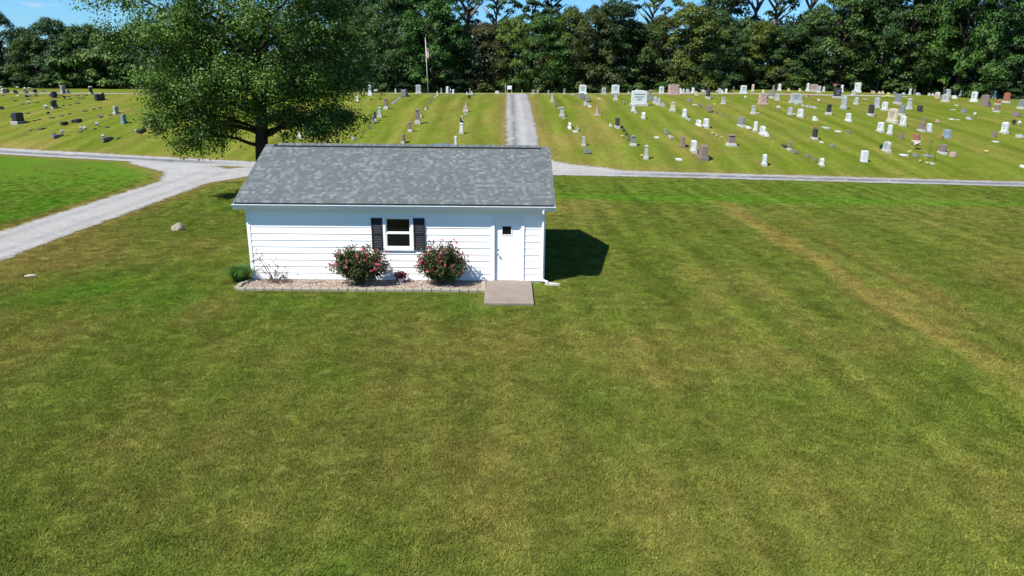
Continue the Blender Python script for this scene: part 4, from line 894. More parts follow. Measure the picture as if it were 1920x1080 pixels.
v;4.10;64.48;0.38;0.38;0.52;K;0;0.00;dark flowers in a vase on the slope left of lane, the only one there
O;4.24;53.64;0.56;0.56;1.09;p;0;0.00;reddish spired monument on a pale base, in the row nearest the lane
s;4.39;51.32;0.55;0.29;0.28;g;0;0.00;light grey small slanted marker, rightmost of those on the slope left of lane
s;4.09;50.01;0.55;0.23;0.22;t;0;0.00;tan small slanted marker, rightmost of those on the slope left of lane
s;4.14;47.26;0.55;0.17;0.47;d;0;0.00;dark small slanted marker on the slope left of lane, the only one there
v;4.30;47.26;0.20;0.20;0.21;W;0;0.00;white flowers in a vase on the slope left of lane, the only one there
o;4.50;41.69;0.43;0.43;0.98;w;0;0.00;white pillar on a plinth, second from the road in the row nearest the lane
u;4.36;36.54;0.55;0.23;0.86;w;0;0.00;narrow white upright stone nearest the road in the row by the lane
r;7.22;77.49;1.35;0.49;0.30;w;0;0.00;white round-topped headstone, rightmost of those on the crest left of lane
o;-9.39;40.23;0.32;0.32;0.81;w;0;0.00;white wide-topped pillar standing under the shade tree's right branches
u;-9.38;43.17;0.55;0.16;0.45;w;0;0.00;white flat-topped headstone under the shade tree, the only one there
u;-9.01;43.40;0.55;0.16;0.35;g;0;0.00;light grey flat-topped headstone under the shade tree, the only one there
u;-39.67;49.68;1.35;0.62;1.03;d;0;0.00;largest dark slab headstone on the left field, on a pale base
u;-41.24;58.42;1.01;0.28;0.79;d;0;0.00;dark upright headstone with white flowers at its foot, left field
v;-41.28;59.00;0.30;0.30;0.37;W;0;0.00;white flowers in a vase, rightmost of those in the left field's middle
v;-41.69;57.71;0.41;0.41;0.48;W;0;0.00;white flowers in a vase, second from left of those in the left field's middle
v;-39.20;53.88;0.28;0.28;0.34;G;0;0.00;green flowers in a vase in the left field's middle, the only one there
b;-47.06;68.34;0.80;0.28;0.74;d;0;0.00;dark low block stone at the left field's far edge, the only one there
v;-47.77;70.23;0.33;0.33;0.48;W;0;0.00;white flowers in a vase, sixth from left of those at the left field's far edge
b;-48.42;69.86;0.55;0.16;0.34;n;0;0.00;brown low block stone at the left field's far edge, the only one there
f;-47.55;70.64;0.55;0.16;0.17;d;0;0.00;dark flat ground marker, fifth from left of those at the left field's far edge
u;-51.49;77.82;0.94;0.28;1.04;g;0;0.00;grey upright headstone with pale top at the far edge of the left field
u;-50.83;77.80;0.55;0.16;0.52;m;0;0.00;mid-grey flat-topped headstone at the left field's far edge, the only one there
u;-46.87;76.23;0.67;0.28;0.88;d;0;0.00;dark upright headstone topped with pale flowers at the far left edge
v;-46.99;76.43;0.43;0.43;0.29;W;0;4.15;white flowers in a vase, rightmost of those at the left field's far edge
b;-39.69;64.98;1.70;0.30;0.72;d;0;0.00;wide low dark headstone on a pale slab, left field by the tree
r;-42.17;70.35;0.55;0.16;0.41;d;0;0.00;dark round-topped headstone, rightmost of those at the left field's far edge
u;-32.37;54.30;0.79;0.28;0.75;g;0;0.00;light grey headstone beside the shade tree's lowest left branches
u;-28.75;48.65;0.82;0.28;0.86;B;0;0.00;bluish-grey headstone half behind the shade tree's left leaves
r;-55.73;78.46;0.92;0.28;0.52;d;0;0.00;dark round-topped headstone, leftmost of those at the left field's far edge
s;-56.83;78.31;0.64;0.28;0.45;n;0;0.00;brown small slanted marker, leftmost of those at the left field's far edge
s;-57.72;77.57;0.62;0.28;0.45;d;0;0.00;dark small slanted marker, second from left of those at the left field's far edge
r;-59.55;77.95;1.01;0.28;0.60;g;0;0.00;light grey round-topped headstone at the left field's far edge, the only one there
s;-59.83;79.15;0.55;0.16;0.45;d;0;0.00;dark small slanted marker, leftmost of those at the left field's far edge
v;-61.44;85.33;0.39;0.39;0.40;W;0;0.00;white flowers in a vase, third from left of those at the left field's far edge
v;-60.83;85.33;0.39;0.39;0.40;W;0;0.00;white flowers in a vase, fourth from left of those at the left field's far edge
v;-65.66;90.20;0.40;0.40;0.42;W;0;0.00;white flowers in a vase, second from left of those at the left field's far edge
v;-69.69;92.49;0.33;0.33;0.34;W;0;0.00;white flowers in a vase, leftmost of those at the left field's far edge
s;-56.01;80.88;0.55;0.18;0.23;n;0;0.00;brown small slanted marker, rightmost of those at the left field's far edge
s;-46.83;58.21;0.55;0.19;0.30;d;0;0.00;dark small slanted marker in the left field's middle, the only one there
f;-42.00;55.01;0.55;0.16;0.23;d;0;0.00;dark flat ground marker, third from left of those in the left field's middle
f;-42.65;53.21;0.55;0.16;0.17;d;0;0.00;dark flat ground marker, leftmost of those in the left field's middle
f;-38.78;50.81;0.55;0.16;0.19;d;0;0.00;dark flat ground marker, leftmost of those at the left field's front
f;-38.63;51.35;0.55;0.16;0.19;d;0;0.00;dark flat ground marker, fifth from left of those in the left field's middle
f;-37.89;52.30;0.60;0.40;0.20;d;0;0.00;dark flat ground marker, sixth from left of those in the left field's middle
f;-37.43;53.31;0.55;0.16;0.17;d;0;0.00;dark flat ground marker, seventh from left of those in the left field's middle
f;-37.27;54.38;0.55;0.16;0.20;d;0;0.00;dark flat ground marker, ninth from left of those in the left field's middle
f;-36.67;56.17;0.55;0.34;0.29;d;0;0.00;dark flat ground marker, twelfth from left of those in the left field's middle
f;-36.30;57.38;0.55;0.16;0.24;d;0;0.00;dark flat ground marker, thirteenth from left of those in the left field's middle
f;-36.17;58.31;0.55;0.16;0.24;d;0;0.00;dark flat ground marker, fourteenth from left of those in the left field's middle
b;-34.49;48.51;0.95;0.28;0.32;d;0;0.00;dark low block stone, leftmost of those at the left field's front
b;-33.82;49.74;0.99;0.28;0.33;d;0;0.00;dark low block stone, rightmost of those at the left field's front
b;-34.35;49.66;0.55;0.16;0.27;n;0;0.00;brown low block stone at the left field's front, the only one there
s;-32.79;52.02;0.73;0.28;0.28;n;0;0.00;brown small slanted marker in the left field's middle, the only one there
f;-32.50;53.35;0.55;0.16;0.20;d;0;0.00;dark flat ground marker, rightmost of those in the left field's middle
f;-36.36;46.15;0.55;0.16;0.26;n;0;0.00;brown flat ground marker at the left field's front, the only one there
f;-35.57;46.67;0.79;0.40;0.26;d;0;0.00;dark flat ground marker, second from left of those at the left field's front
f;-33.00;44.24;0.55;0.18;0.20;d;0;0.00;dark flat ground marker, third from left of those at the left field's front
b;-31.96;42.95;1.39;0.28;0.25;m;0;0.00;long low grey marker with flowers at its right end, front of left field
V;-31.54;43.10;0.34;0.34;0.70;W;0;0.00;tall white flower spray on stand at the left field's front, the only one there
f;-30.83;44.75;0.55;0.25;0.20;d;0;0.00;dark flat ground marker, fourth from left of those at the left field's front
v;-30.61;45.17;0.30;0.30;0.46;W;0;0.00;white flowers in a vase, second from left of those at the left field's front
v;-31.17;45.47;0.25;0.25;0.36;W;0;0.00;white flowers in a vase, leftmost of those at the left field's front
f;-30.24;46.06;0.55;0.16;0.21;d;0;0.00;dark flat ground marker, fifth from left of those at the left field's front
v;-30.51;47.06;0.31;0.31;0.47;W;0;0.00;white flowers in a vase, third from left of those at the left field's front
f;-29.35;46.68;0.55;0.16;0.21;d;0;0.00;dark flat ground marker, sixth from left of those at the left field's front
b;-26.40;40.83;1.63;0.28;0.34;n;0;0.00;long low brown marker with a small statue of flowers, nearest the left road
v;-27.43;42.17;0.29;0.29;0.29;W;0;0.00;white flowers in a vase, fourth from left of those at the left field's front
f;-25.82;41.67;0.55;0.16;0.19;d;0;0.00;dark flat ground marker, seventh from left of those at the left field's front
b;-24.88;44.05;1.41;0.28;0.30;d;0;0.00;long dark low marker in front of the tree's left branches
v;-25.45;44.11;0.24;0.24;0.25;W;0;0.00;white flowers in a vase, rightmost of those at the left field's front
f;-48.91;66.28;0.55;0.33;0.20;d;0;0.00;dark flat ground marker, third from left of those at the left field's far edge
s;-50.95;69.24;0.55;0.20;0.27;d;0;0.00;dark small slanted marker, rightmost of those at the left field's far edge
v;-50.78;69.60;0.27;0.27;0.41;W;0;0.00;white flowers in a vase, fifth from left of those at the left field's far edge
s;-50.53;70.37;0.55;0.16;0.28;n;0;0.00;brown small slanted marker, second from left of those at the left field's far edge
f;-49.73;64.98;0.55;0.32;0.20;d;0;0.00;dark flat ground marker, second from left of those at the left field's far edge
f;-46.77;61.76;0.55;0.30;0.19;d;0;0.00;dark flat ground marker, second from left of those in the left field's middle
v;-46.57;62.41;0.31;0.31;0.25;W;0;0.00;white flowers in a vase, leftmost of those in the left field's middle
f;-45.92;63.06;0.55;0.24;0.19;d;0;0.00;dark flat ground marker, fourth from left of those in the left field's middle
f;-41.25;60.18;0.55;0.16;0.19;d;0;0.00;dark flat ground marker, eighth from left of those in the left field's middle
f;-40.87;60.78;0.55;0.17;0.19;d;0;0.00;dark flat ground marker, tenth from left of those in the left field's middle
f;-40.69;62.08;0.65;0.40;0.19;d;0;0.00;dark flat ground marker, eleventh from left of those in the left field's middle
v;-44.67;66.35;0.32;0.32;0.40;K;0;0.00;dark flowers in a vase at the left field's far edge, the only one there
f;-43.84;66.02;0.55;0.20;0.20;d;0;0.00;dark flat ground marker, seventh from left of those at the left field's far edge
f;-43.34;67.18;0.55;0.21;0.20;d;0;0.00;dark flat ground marker, ninth from left of those at the left field's far edge
f;-42.99;67.48;0.55;0.21;0.20;d;0;0.00;dark flat ground marker, tenth from left of those at the left field's far edge
f;-45.48;70.53;0.55;0.30;0.21;d;0;0.00;dark flat ground marker, eighth from left of those at the left field's far edge
f;-44.70;70.93;0.55;0.39;0.21;d;0;0.00;dark flat ground marker, rightmost of those at the left field's far edge
f;-45.94;69.35;0.55;0.29;0.20;d;0;0.00;dark flat ground marker, sixth from left of those at the left field's far edge
f;-45.09;64.99;0.68;0.40;0.20;d;0;0.00;dark flat ground marker, fourth from left of those at the left field's far edge
f;-53.09;70.94;0.55;0.36;0.21;t;0;0.00;tan flat ground marker at the left field's far edge, the only one there
f;-55.15;71.01;0.55;0.16;0.28;d;0;0.00;dark flat ground marker, leftmost of those at the left field's far edge
f;-52.02;67.94;0.55;0.26;0.20;n;0;0.00;brown flat ground marker at the left field's far edge, the only one there
f;-24.25;46.36;0.55;0.19;0.21;d;0;0.00;dark flat ground marker, eighth from left of those at the left field's front
f;-24.09;49.53;0.55;0.21;0.22;d;0;0.00;dark flat ground marker, rightmost of those at the left field's front
'''
ROWS = STONES.strip().split('\n')
CATS = dict(u='headstone', r='headstone', t='headstone', k='headstone', c='headstone', o='monument', O='monument', s='grave marker', b='grave marker', f='grave marker', v='flower vase', V='flower stand', w='wreath', h='shepherd hook')
NAMES = dict(u='headstone', r='headstone', t='headstone', k='boulder_headstone', c='headstone', o='pillar_monument', O='spired_monument', s='slant_marker', b='block_marker', f='flat_marker', v='flower_vase', V='flower_stand', w='wreath', h='shepherd_hook')
GROUPS = dict(headstone='headstones in the cemetery', monument='pillar monuments in the cemetery', v='flower vases on the graves', V='flower stands on the graves', w='wreaths on the graves', h='shepherd hooks by a grave')
GROUPS['grave marker'] = 'low grave markers in the cemetery'
vproto = {}
for i, ln in enumerate(ROWS):
    k, X, Y, L_, T_, H, c, Sf, Z, lab = ln.split(';'); X, Y, L_, T_, H, Z = map(float, (X, Y, L_, T_, H, Z)); Sf = Sf == '1'
    z = Z if Z else float(T(X, Y)); rzz = rng.uniform(-.05, .05)+(0 if Sf or k in 'ovwVOhk' else math.pi/2)
    H = max(H, .08); gm = M.get('g_'+c); bmat = M['g_base'] if rng.random() < .75 or c == 'd' else gm
    if k in 'vV' or k in 'wh':
        if k == 'v':
            if c in vproto: rt_ = copy_tree(vproto[c])
            else:
                rt_ = empty('flower_vase'); MB().tube([(0, 0, 0), (0, 0, .03), (0, 0, .38), (0, 0, .45)], [.14, .10, .17, .2], 9).build('vase', M['g_base'] if c != 'K' else M['g_d'], rt_, True)
                foliage_sprigs(rt_, .5, .55, 3); bouquet('flowers', rt_, c, .46, .36, .66, 5+ord(c)); vproto[c] = rt_
            s_ = max(L_, .2); rt_.scale = (s_, s_, max(H, .22)); rt_.rotation_euler = (0, 0, rng.uniform(0, 6)); rt_.location = (X, Y, z)
        elif k == 'V':
            rt_ = empty('flower_stand', (X, Y, z)); st = MB(); st.tube([(0, 0, H*.55), (.0, .12, 0)], [.012, .012], 5); st.tube([(0, 0, H*.55), (-.18, -.1, 0)], [.012, .012], 5); st.tube([(0, 0, H*.55), (.18, -.1, 0)], [.012, .012], 5); st.build('stand', M['stem'], rt_)
            foliage_sprigs(rt_, L_*.5, H*.6, 7); bouquet('flowers', rt_, c, L_*.5, H*.36, H*.6, 23)
        elif k == 'w':
            rt_ = empty('wreath', (X, Y, z)); rs = np.random.RandomState(6); n_ = 420; a = rs.uniform(0, 6.283, n_); Rr = H*.36; C = np.stack([np.cos(a)*Rr, np.zeros(n_), np.sin(a)*Rr+H*.52], 1)+rs.normal(size=(n_, 3))*.05*H/.6
            leaves('greenery', C, rs.normal(size=(n_, 3))+(0, -.6, .2), .13, M['f_'+c], rt_, .5); st = MB(); st.tube([(0, .05, H*.9), (-.15, .1, 0)], [.01, .01], 5); st.tube([(0, .05, H*.9), (.15, .1, 0)], [.01, .01], 5); st.tube([(0, .05, H*.9), (0, .4, 0)], [.01, .01], 5); st.build('stand', M['iron'], rt_)
            rt_.rotation_euler = (0, 0, -.3)
        else:
            rt_ = MB().tube([(0, 0, 0), (0, 0, H*.9), (.03, 0, H*.98), (.12, 0, H), (.2, 0, H*.97), (.21, 0, H*.9)], [.011]*6, 5).build('shepherd_hook', M['iron'], None, True); rt_.location = (X, Y, z)
            rt_.rotation_euler = (0, 0, rng.uniform(0, 6))
        tag(rt_, lab, CATS[k], GROUPS[k]); continue
    nm = NAMES[k]
    if k in 'ur' and H > .4:
        rt_ = empty(nm, (X, Y, z-.02), rzz); bh = min(.26, H*.22); T2 = T_ if not Sf else min(.42, max(.24, L_*.22))
        LL = L_*(.84 if Sf else .86); bl = L_ if Sf else max(L_*1.04, LL+.2); Tt = T2*.78 if not Sf else T2
        MB().box(-bl/2, bl/2, -T2*.5-(.09 if Sf else .02), T2*.5+(.09 if Sf else .02), -.1, bh, .02).build('base', bmat, rt_)
        tablet(k, LL, Tt, H-bh+.02, bh).build('tablet', gm, rt_)
        if c in 'wgtB' or Sf:
            for sgn in (-1, 1):
                ib = MB(); yy = sgn*(Tt/2+.003); nl = 3
                for j in range(nl):
                    zz = bh+(H-bh)*(.70-.2*j); ww = LL*(.33-.07*j)*rng.uniform(.8, 1.1); hh = (H-bh)*.045
                    ib.box(-ww, ww, min(yy, yy-sgn*.006), max(yy, yy-sgn*.006), zz-hh, zz+hh)
                ib.build('inscription', M['g_m'], rt_)
    elif k in 'oO':
        rt_ = empty(nm, (X, Y, z-.02), rzz); w = L_; bh = min(.3, H*.16)
        b_ = MB().box(-w/2, w/2, -w/2, w/2, -.1, bh, .02)
        if H > .8: b_.box(-w*.41, w*.41, -w*.41, w*.41, bh-.01, bh+H*.1, .02)
        b_.build('base', bmat if c != 'p' else M['g_base'], rt_); s0 = bh+(H*.1 if H > .8 else 0)
        if k == 'O':
            MB().box(-w*.36, w*.36, -w*.36, w*.36, s0-.01, H*.52, .03).build('die', gm, rt_); sp = MB(); a, b = w*.17, w*.05; sp.add([(-a, -a, H*.52), (a, -a, H*.52), (a, a, H*.52), (-a, a, H*.52), (-b, -b, H), (b, -b, H), (b, b, H), (-b, b, H)], [(0, 1, 5, 4), (1, 2, 6, 5), (2, 3, 7, 6), (3, 0, 4, 7), (4, 5, 6, 7)]); sp.build('spire', gm, rt_)
        else:
            a, b = w*.34, w*.28; st = MB(); zt = H*.86; st.add([(-a, -a, s0), (a, -a, s0), (a, a, s0), (-a, a, s0), (-b, -b, zt), (b, -b, zt), (b, b, zt), (-b, b, zt)], [(0, 1, 5, 4), (1, 2, 6, 5), (2, 3, 7, 6), (3, 0, 4, 7), (4, 5, 6, 7)]); st.build('shaft', gm, rt_)
            cp_ = MB(); cp_.box(-w*.36, w*.36, -w*.36, w*.36, zt, zt+H*.05); g2 = w*.36; zz = zt+H*.05+.001; cp_.add([(-g2, -g2, zz), (g2, -g2, zz), (g2, g2, zz), (-g2, g2, zz), (0, 0, H)], [(0, 1, 4), (1, 2, 4), (2, 3, 4), (3, 0, 4)]); cp_.build('cap', gm, rt_)
    elif k == 'k':
        rt_ = empty(nm, (X, Y, z-.03), rzz); o = rough_block('stone', L_*(.92 if Sf else .5), .34, H, i, gm, 0 if Sf else 1); o.parent = rt_; MB().box(-L_*.5, L_*.5, -.38, .38, -.1, H*.14, .02).build('base', gm, rt_)
    else:
        if k == 's':   # slanted face marker
            t = T_; b_ = MB().add([(-L_/2, -t/2, 0), (L_/2, -t/2, 0), (L_/2, t/2, 0), (-L_/2, t/2, 0), (-L_/2, -t*.38, H*.45), (L_/2, -t*.38, H*.45), (L_/2, t*.42, H), (-L_/2, t*.42, H), (-L_/2, -t/2+.0, H*.4), (L_/2, -t/2, H*.4)], [(0, 1, 9, 8), (8, 9, 5, 4), (4, 5, 6, 7), (1, 2, 6, 5, 9), (2, 3, 7, 6), (3, 0, 8, 4, 7)])
        elif k == 'f': b_ = MB().box(-L_/2, L_/2, -T_/2, T_/2, -.06, min(.13, .05+H*.18), .015)
        elif k == 'c':
            b_ = MB().box(-L_*.34, L_*.34, -L_*.3, L_*.3, -.1, H*.12); b_.box(-L_*.32, L_*.32, -L_*.27, L_*.27, H*.12, H, .03)
        else: b_ = tablet('u', L_, max(T_, .2), H, 0)
        rt_ = b_.build(nm, gm); rt_.location = (X, Y, z-.01); rt_.rotation_euler = (rng.uniform(-.03, .03), rng.uniform(-.03, .03), rzz)
    tag(rt_, lab, CATS[k], GROUPS[CATS[k]])
# flag pole, sign
fp = tag(empty('flag_pole', (-1.45, 71.2, float(T(-1.45, 71.2)))), 'pale flag pole with a drooping flag on the cemetery crest', 'flag pole')
fp.rotation_euler = (0, -.03, 0)
MB().tube([(0, 0, -.1), (0, 0, 6.75)], [.055, .03], 8).build('pole', M['pole'], fp, True); MB().tube([(0, 0, 6.75), (0, 0, 6.79), (0, 0, 6.85), (0, 0, 6.88)], [.02, .06, .06, .02], 8).build('finial', M['pole'], fp, True)
fl = bpy.data.meshes.new('flag'); vs = []; fs = []; mi = []
nu, nv = 13, 26
for j in range(nv+1):
    for i_ in range(nu+1):
        u_, v_ = i_/nu, j/nv
        vs.append((0.03+u_*.3*(.55+.45*v_)+.05*math.sin(v_*6+u_*4), .12*math.sin(u_*9+v_*2.5)*(u_), 6.55-v_*2.0-u_*.35*(1-v_*.4)))
for j in range(nv):
    for i_ in range(nu): fs.append((j*(nu+1)+i_, j*(nu+1)+i_+1, (j+1)*(nu+1)+i_+1, (j+1)*(nu+1)+i_)); mi.append(2 if (j < 9 and i_ < 6) else i_ % 2)
fl.from_pydata(vs, [], fs); fl.update()
for m_ in ('flagw', 'flagr', 'flagb'): fl.materials.append(M[m_])
fl.polygons.foreach_set('material_index', mi); link('flag', fl, None, fp, True)
sg = tag(empty('sign', (8.9, 77.0, float(T(8.9, 77))), 0), 'small white square notice board on two posts at the lane end', 'sign')
for px in (-.3, .3): MB().tube([(px, 0, -.1), (px, 0, 1.05)], [.03, .03], 6).build('post', M['pole'], sg)
bd = MB().box(-.26, .26, -.06, -.035, .55, 1.0).build('board', M['sign'], sg)
lb = MB(); lb.box(-.24, .24, -.066, -.061, .76, .79); lb.box(-.015, .015, -.066, -.061, .58, .758); lb.box(-.015, .015, -.066, -.061, .792, .97); lb.build('lines', M['line'], bd)
for i, (u_, X, Y) in enumerate(((0, 8.35, 77.2), (1, 10.6, 77.4))):
    o = MB().tube([(0, 0, -.1), (0, 0, 1.3 if i == 0 else .5)], [.05, .045], 7).build('post', M['line']); o.location = (X, Y, float(T(X, Y))); tag(o, ('taller grey post left of the white sign at the lane end', 'short grey post right of the white sign at the lane end')[i], 'post', 'posts at the lane end')
# ------------------------------------------------------------------ big shade tree behind the shed
rs = np.random.RandomState(21)
HX, HY = -4.75, 16.2
hero = tag(empty('shade_tree', (HX, HY, 0)), 'large spreading green shade tree with dark trunk behind the shed left end', 'tree')
tr = MB(); br = MB()
trunk = [Vector((0, 0, -.2)), Vector((.0, 0, .4)), Vector((-.05, 0, 1.6)), Vector((.03, 0, 3.0)), Vector((.16, .05, 4.2)), Vector((.05, .0, 6)), Vector((-.1, .1, 8)), Vector((-.15, .1, 10.5)), Vector((-.1, .0, 13)), Vector((0, 0, 15))]
trr = [.52, .40, .33, .33, .29, .25, .2, .15, .09, .04]
tr.tube(trunk, trr, 12)
def tpos(z):
    for a, b in zip(trunk[:-1], trunk[1:]):
        if a.z <= z <= b.z: return a.lerp(b, (z-a.z)/(b.z-a.z))
    return trunk[-1]
LC = []; LN = []; LR = []
def twig_cluster(p, d, r_, n_):
    c = np.array(p)+rs.normal(size=(n_, 3))*np.array((r_, r_, r_*.9)); o_ = (c-np.array(p))/r_; nn = rs.normal(size=(n_, 3))*.5+np.array((-.1, -.1, .55))+np.array(d)*.25+o_*.45
    LC.append(c); LN.append(nn); LR.append(np.clip(rs.uniform(0, .65)+rs.uniform(0, .4, n_), 0, 1))
def limb(z0, az, length, rise, droop, r0, dens=1.0):
    p0 = tpos(z0); d = Vector((math.cos(az), math.sin(az), 0)); n_ = 7; pts = []
    wob = rs.normal(size=(n_+1, 3))*.16
    for i in range(n_+1):
        f = i/n_; pts.append(p0+d*(length*f)+Vector((0, 0, rise*length*f - droop*length*f*f))+Vector(wob[i])*f)
    br.tube(pts, [r0*(1-.88*i/n_) for i in range(n_+1)], 7)
    for j in range(int(9+length*1.3)):
        f = rs.uniform(.22, 1.0); i = min(n_-1, int(f*n_)); b = pts[i].lerp(pts[i+1], f*n_-i)
        a2 = az+rs.choice([-1, 1])*rs.uniform(.4, 1.35); l2 = (length*.42*(1.15-f)+.7)*rs.uniform(.7, 1.2); d2 = Vector((math.cos(a2), math.sin(a2), rs.uniform(-.25, .55))).normalized()
        q = [b, b+d2*l2*.5+Vector(rs.normal(size=3)*.08), b+d2*l2+Vector((0, 0, -.12*l2))]
        br.tube(q, [r0*.28*(1.1-f)+.012, .015, .007], 5)
        for t in range(int(2+l2*1.25)):
            g = rs.uniform(.3, 1.08); e = q[1].lerp(q[2], (g-.5)*2) if g > .5 else q[0].lerp(q[1], g*2)
            e = e+Vector(rs.normal(size=3)*.22); twig_cluster(e, d2, rs.uniform(.17, .36), int(rs.uniform(30, 84)*dens))
    twig_cluster(pts[-1], d, .35, int(70*dens)); twig_cluster(pts[-2], d, .35, int(50*dens))
GA = 2.39996
# (height on trunk, azimuth deg, length, rise, droop)
for z0, az, ln_, ri, dr_ in [(2.8, 186, 4.3, .40, .36), (3.5, 200, 5.2, .40, .30), (3.5, 150, 4.8, .40, .26), (3.4, 12, 4.7, .48, .32), (3.3, 335, 4.4, .40, .28), (3.5, 40, 5.2, .35, .25), (4.7, 250, 4.4, .55, .2), (4.9, 290, 4.2, .55, .2), (3.6, 95, 5.2, .35, .25),
        (4.4, 185, 6.1, .45, .24), (4.7, 165, 6.0, .5, .26), (4.6, 215, 5.4, .5, .22), (4.8, 0, 5.3, .5, .26), (5.0, 320, 5.2, .5, .22), (5.0, 60, 5.4, .5, .2), (5.2, 120, 6, .5, .2), (5.1, 270, 4.8, .5, .2), (5.4, 20, 5.4, .55, .22),
        (5.8, 190, 6.6, .55, .2), (6.2, 172, 6.6, .62, .22), (6.3, 230, 5.8, .6, .2), (6.4, 345, 5.2, .6, .2), (6.6, 30, 5.4, .6, .2), (6.8, 300, 4.9, .65, .2), (7, 80, 5, .65, .2), (7.1, 140, 6, .6, .2), (7.4, 205, 6.8, .62, .16), (7.6, 10, 5, .7, .2), (7.8, 260, 4.6, .7, .2), (8.2, 180, 6.4, .7, .16), (8.6, 325, 4.8, .7, .2), (8.8, 50, 4.8, .7, .2), (9.2, 220, 4.8, .8, .2), (9.6, 150, 5, .8, .2), (10, 0, 4.6, .8, .2), (10.5, 280, 3.9, .8, .2), (11, 190, 4.4, .8, .2), (11.4, 90, 3.8, .8, .2), (12, 340, 3.4, .9, .2), (12.6, 200, 3.2, .9, .2), (13.2, 60, 2.8, .9, .2), (14, 250, 2.2, 1, .2)]:
    limb(z0, R(az), ln_, ri, dr_, .055+.012*ln_*(1 if z0 < 9 else .6), 1.0)
tr.build('trunk', M['bark'], hero, True); br.build('limbs', M['bark'], hero, True)
C = np.concatenate(LC); N = np.concatenate(LN); print('hero leaves', len(C))
leaves('crown', C, N, rs.uniform(.09, .18, len(C)), M['oakleaf'], hero, .62, np.concatenate(LR), 2)
# ------------------------------------------------------------------ the wood beyond the cemetery
def crown_proto(name, prof, nl, lobe, nleaf, size, seed, sparse=0.):
    """unit height crown; prof(t) radius at height t in 0..1"""
    rs = np.random.RandomState(seed); C = []; N = []; Rn = []
    z_lo, z_hi = prof['z']
    for i in range(nl):
        t = rs.uniform(0, 1)**.85; z_ = z_lo+(z_hi-z_lo)*t; r_ = np.interp(t, *prof['r'])*(rs.uniform(.55, 1.0) if rs.rand() > .15 else rs.uniform(1, 1.18)); a = rs.uniform(0, 6.283)
        c = np.array((math.cos(a)*r_, math.sin(a)*r_, z_)); lr = lobe*rs.uniform(.55, 1.35); m = int(nleaf/nl*rs.uniform(.6, 1.4)*(lr/lobe)**1.3); sh = rs.uniform(0, .45)
        d = rs.normal(size=(m, 3)); d /= np.linalg.norm(d, axis=1, keepdims=True); d[:, 2] = np.where(d[:, 2] < -.2, -d[:, 2]*.7, d[:, 2])
        rad = rs.uniform(.55, 1.08, (m, 1)); C.append(c+d*rad*np.array((lr, lr, lr*.85))); N.append(d*1.0+rs.normal(size=(m, 3))*.36+np.array((0, 0, .3))); Rn.append(np.clip(sh+rs.uniform(0, .6, m), 0, 1))
    C = np.concatenate(C); N = np.concatenate(N); Rn = np.concatenate(Rn)
    o = leaves(name, C, N, rs.uniform(size*.7, size*1.3, len(C)), M['wood'], None, .75, Rn, seed); me = o.data; bpy.data.objects.remove(o); return me
def trunk_proto(pts, rad, limbs, seed):
    b = MB(); b.tube(pts, rad, 8); rs = np.random.RandomState(seed)
    for i in range(limbs):
        z_ = rs.uniform(.3, .8); a = rs.uniform(0, 6.283); l = rs.uniform(.12, .25); b.tube([(0, 0, z_), (math.cos(a)*l*.5, math.sin(a)*l*.5, z_+l*.45), (math.cos(a)*l, math.sin(a)*l, z_+l*.8)], [.012, .008, .003], 5)
    return b.mesh('trunk')
PR = {}
PR['oak'] = (crown_proto('crown', dict(z=(.0, .95), r=([0, .12, .35, .6, .85, 1], [.31, .37, .38, .33, .22, .05])), 105, .088, 17000, .021, 31), trunk_proto([(0, 0, -.05), (0, 0, .4), (.01, 0, .85)], [.022, .016, .005], 8, 1))
PR['round'] = (crown_proto('crown', dict(z=(.0, .95), r=([0, .15, .4, .65, .88, 1], [.32, .40, .42, .37, .24, .06])), 90, .10, 15000, .026, 32), trunk_proto([(0, 0, -.05), (0, 0, .4), (.01, 0, .8)], [.024, .018, .005], 6, 2))
PR['tall'] = (crown_proto('crown', dict(z=(.14, .97), r=([0, .2, .5, .8, 1], [.17, .24, .25, .2, .05])), 84, .08, 15000, .019, 33), trunk_proto([(0, 0, -.05), (.015, 0, .3), (.0, 0, .9)], [.017, .013, .004], 9, 3))
PR['sparse'] = (crown_proto('crown', dict(z=(.35, .97), r=([0, .3, .6, .85, 1], [.12, .24, .26, .2, .06])), 34, .055, 4600, .017, 34), trunk_proto([(0, 0, -.05), (-.012, 0, .35), (.01, 0, .92)], [.015, .012, .004], 16, 4))
PR['pine'] = (crown_proto('crown', dict(z=(.1, .98), r=([0, .3, .6, .85, 1], [.2, .17, .12, .06, .01])), 75, .05, 9500, .018, 35), trunk_proto([(0, 0, -.05), (0, 0, .5), (0, 0, .97)], [.015, .01, .002], 4, 5))
PR['bush'] = (crown_proto('crown', dict(z=(.1, .85), r=([0, .3, .7, 1], [.5, .6, .5, .15])), 46, .2, 5200, .075, 36), trunk_proto([(0, 0, -.05), (0, 0, .35), (.02, 0, .6)], [.03, .02, .008], 3, 6))
TINT = dict(dk=(.031, .067, .017), mid=(.054, .106, .021), gn=(.042, .100, .016), lt=(.075, .130, .026), yg=(.080, .120, .016), ol=(.060, .082, .021), br=(.060, .066, .022))
TW = dict(dk='dark green', mid='mid green', gn='fresh green', lt='pale green', yg='yellow-green', ol='olive', br='brownish green')
SHP = dict(oak='broad tree', round='round tree', tall='tall narrow tree', sparse='thin-crowned tall tree', pine='pointed conifer', bush='low bush')
NMS = dict(oak='oak_tree', round='maple_tree', tall='tall_tree', sparse='thin_tree', pine='pine_tree', bush='bush')
rng = random.Random(77); first = {}
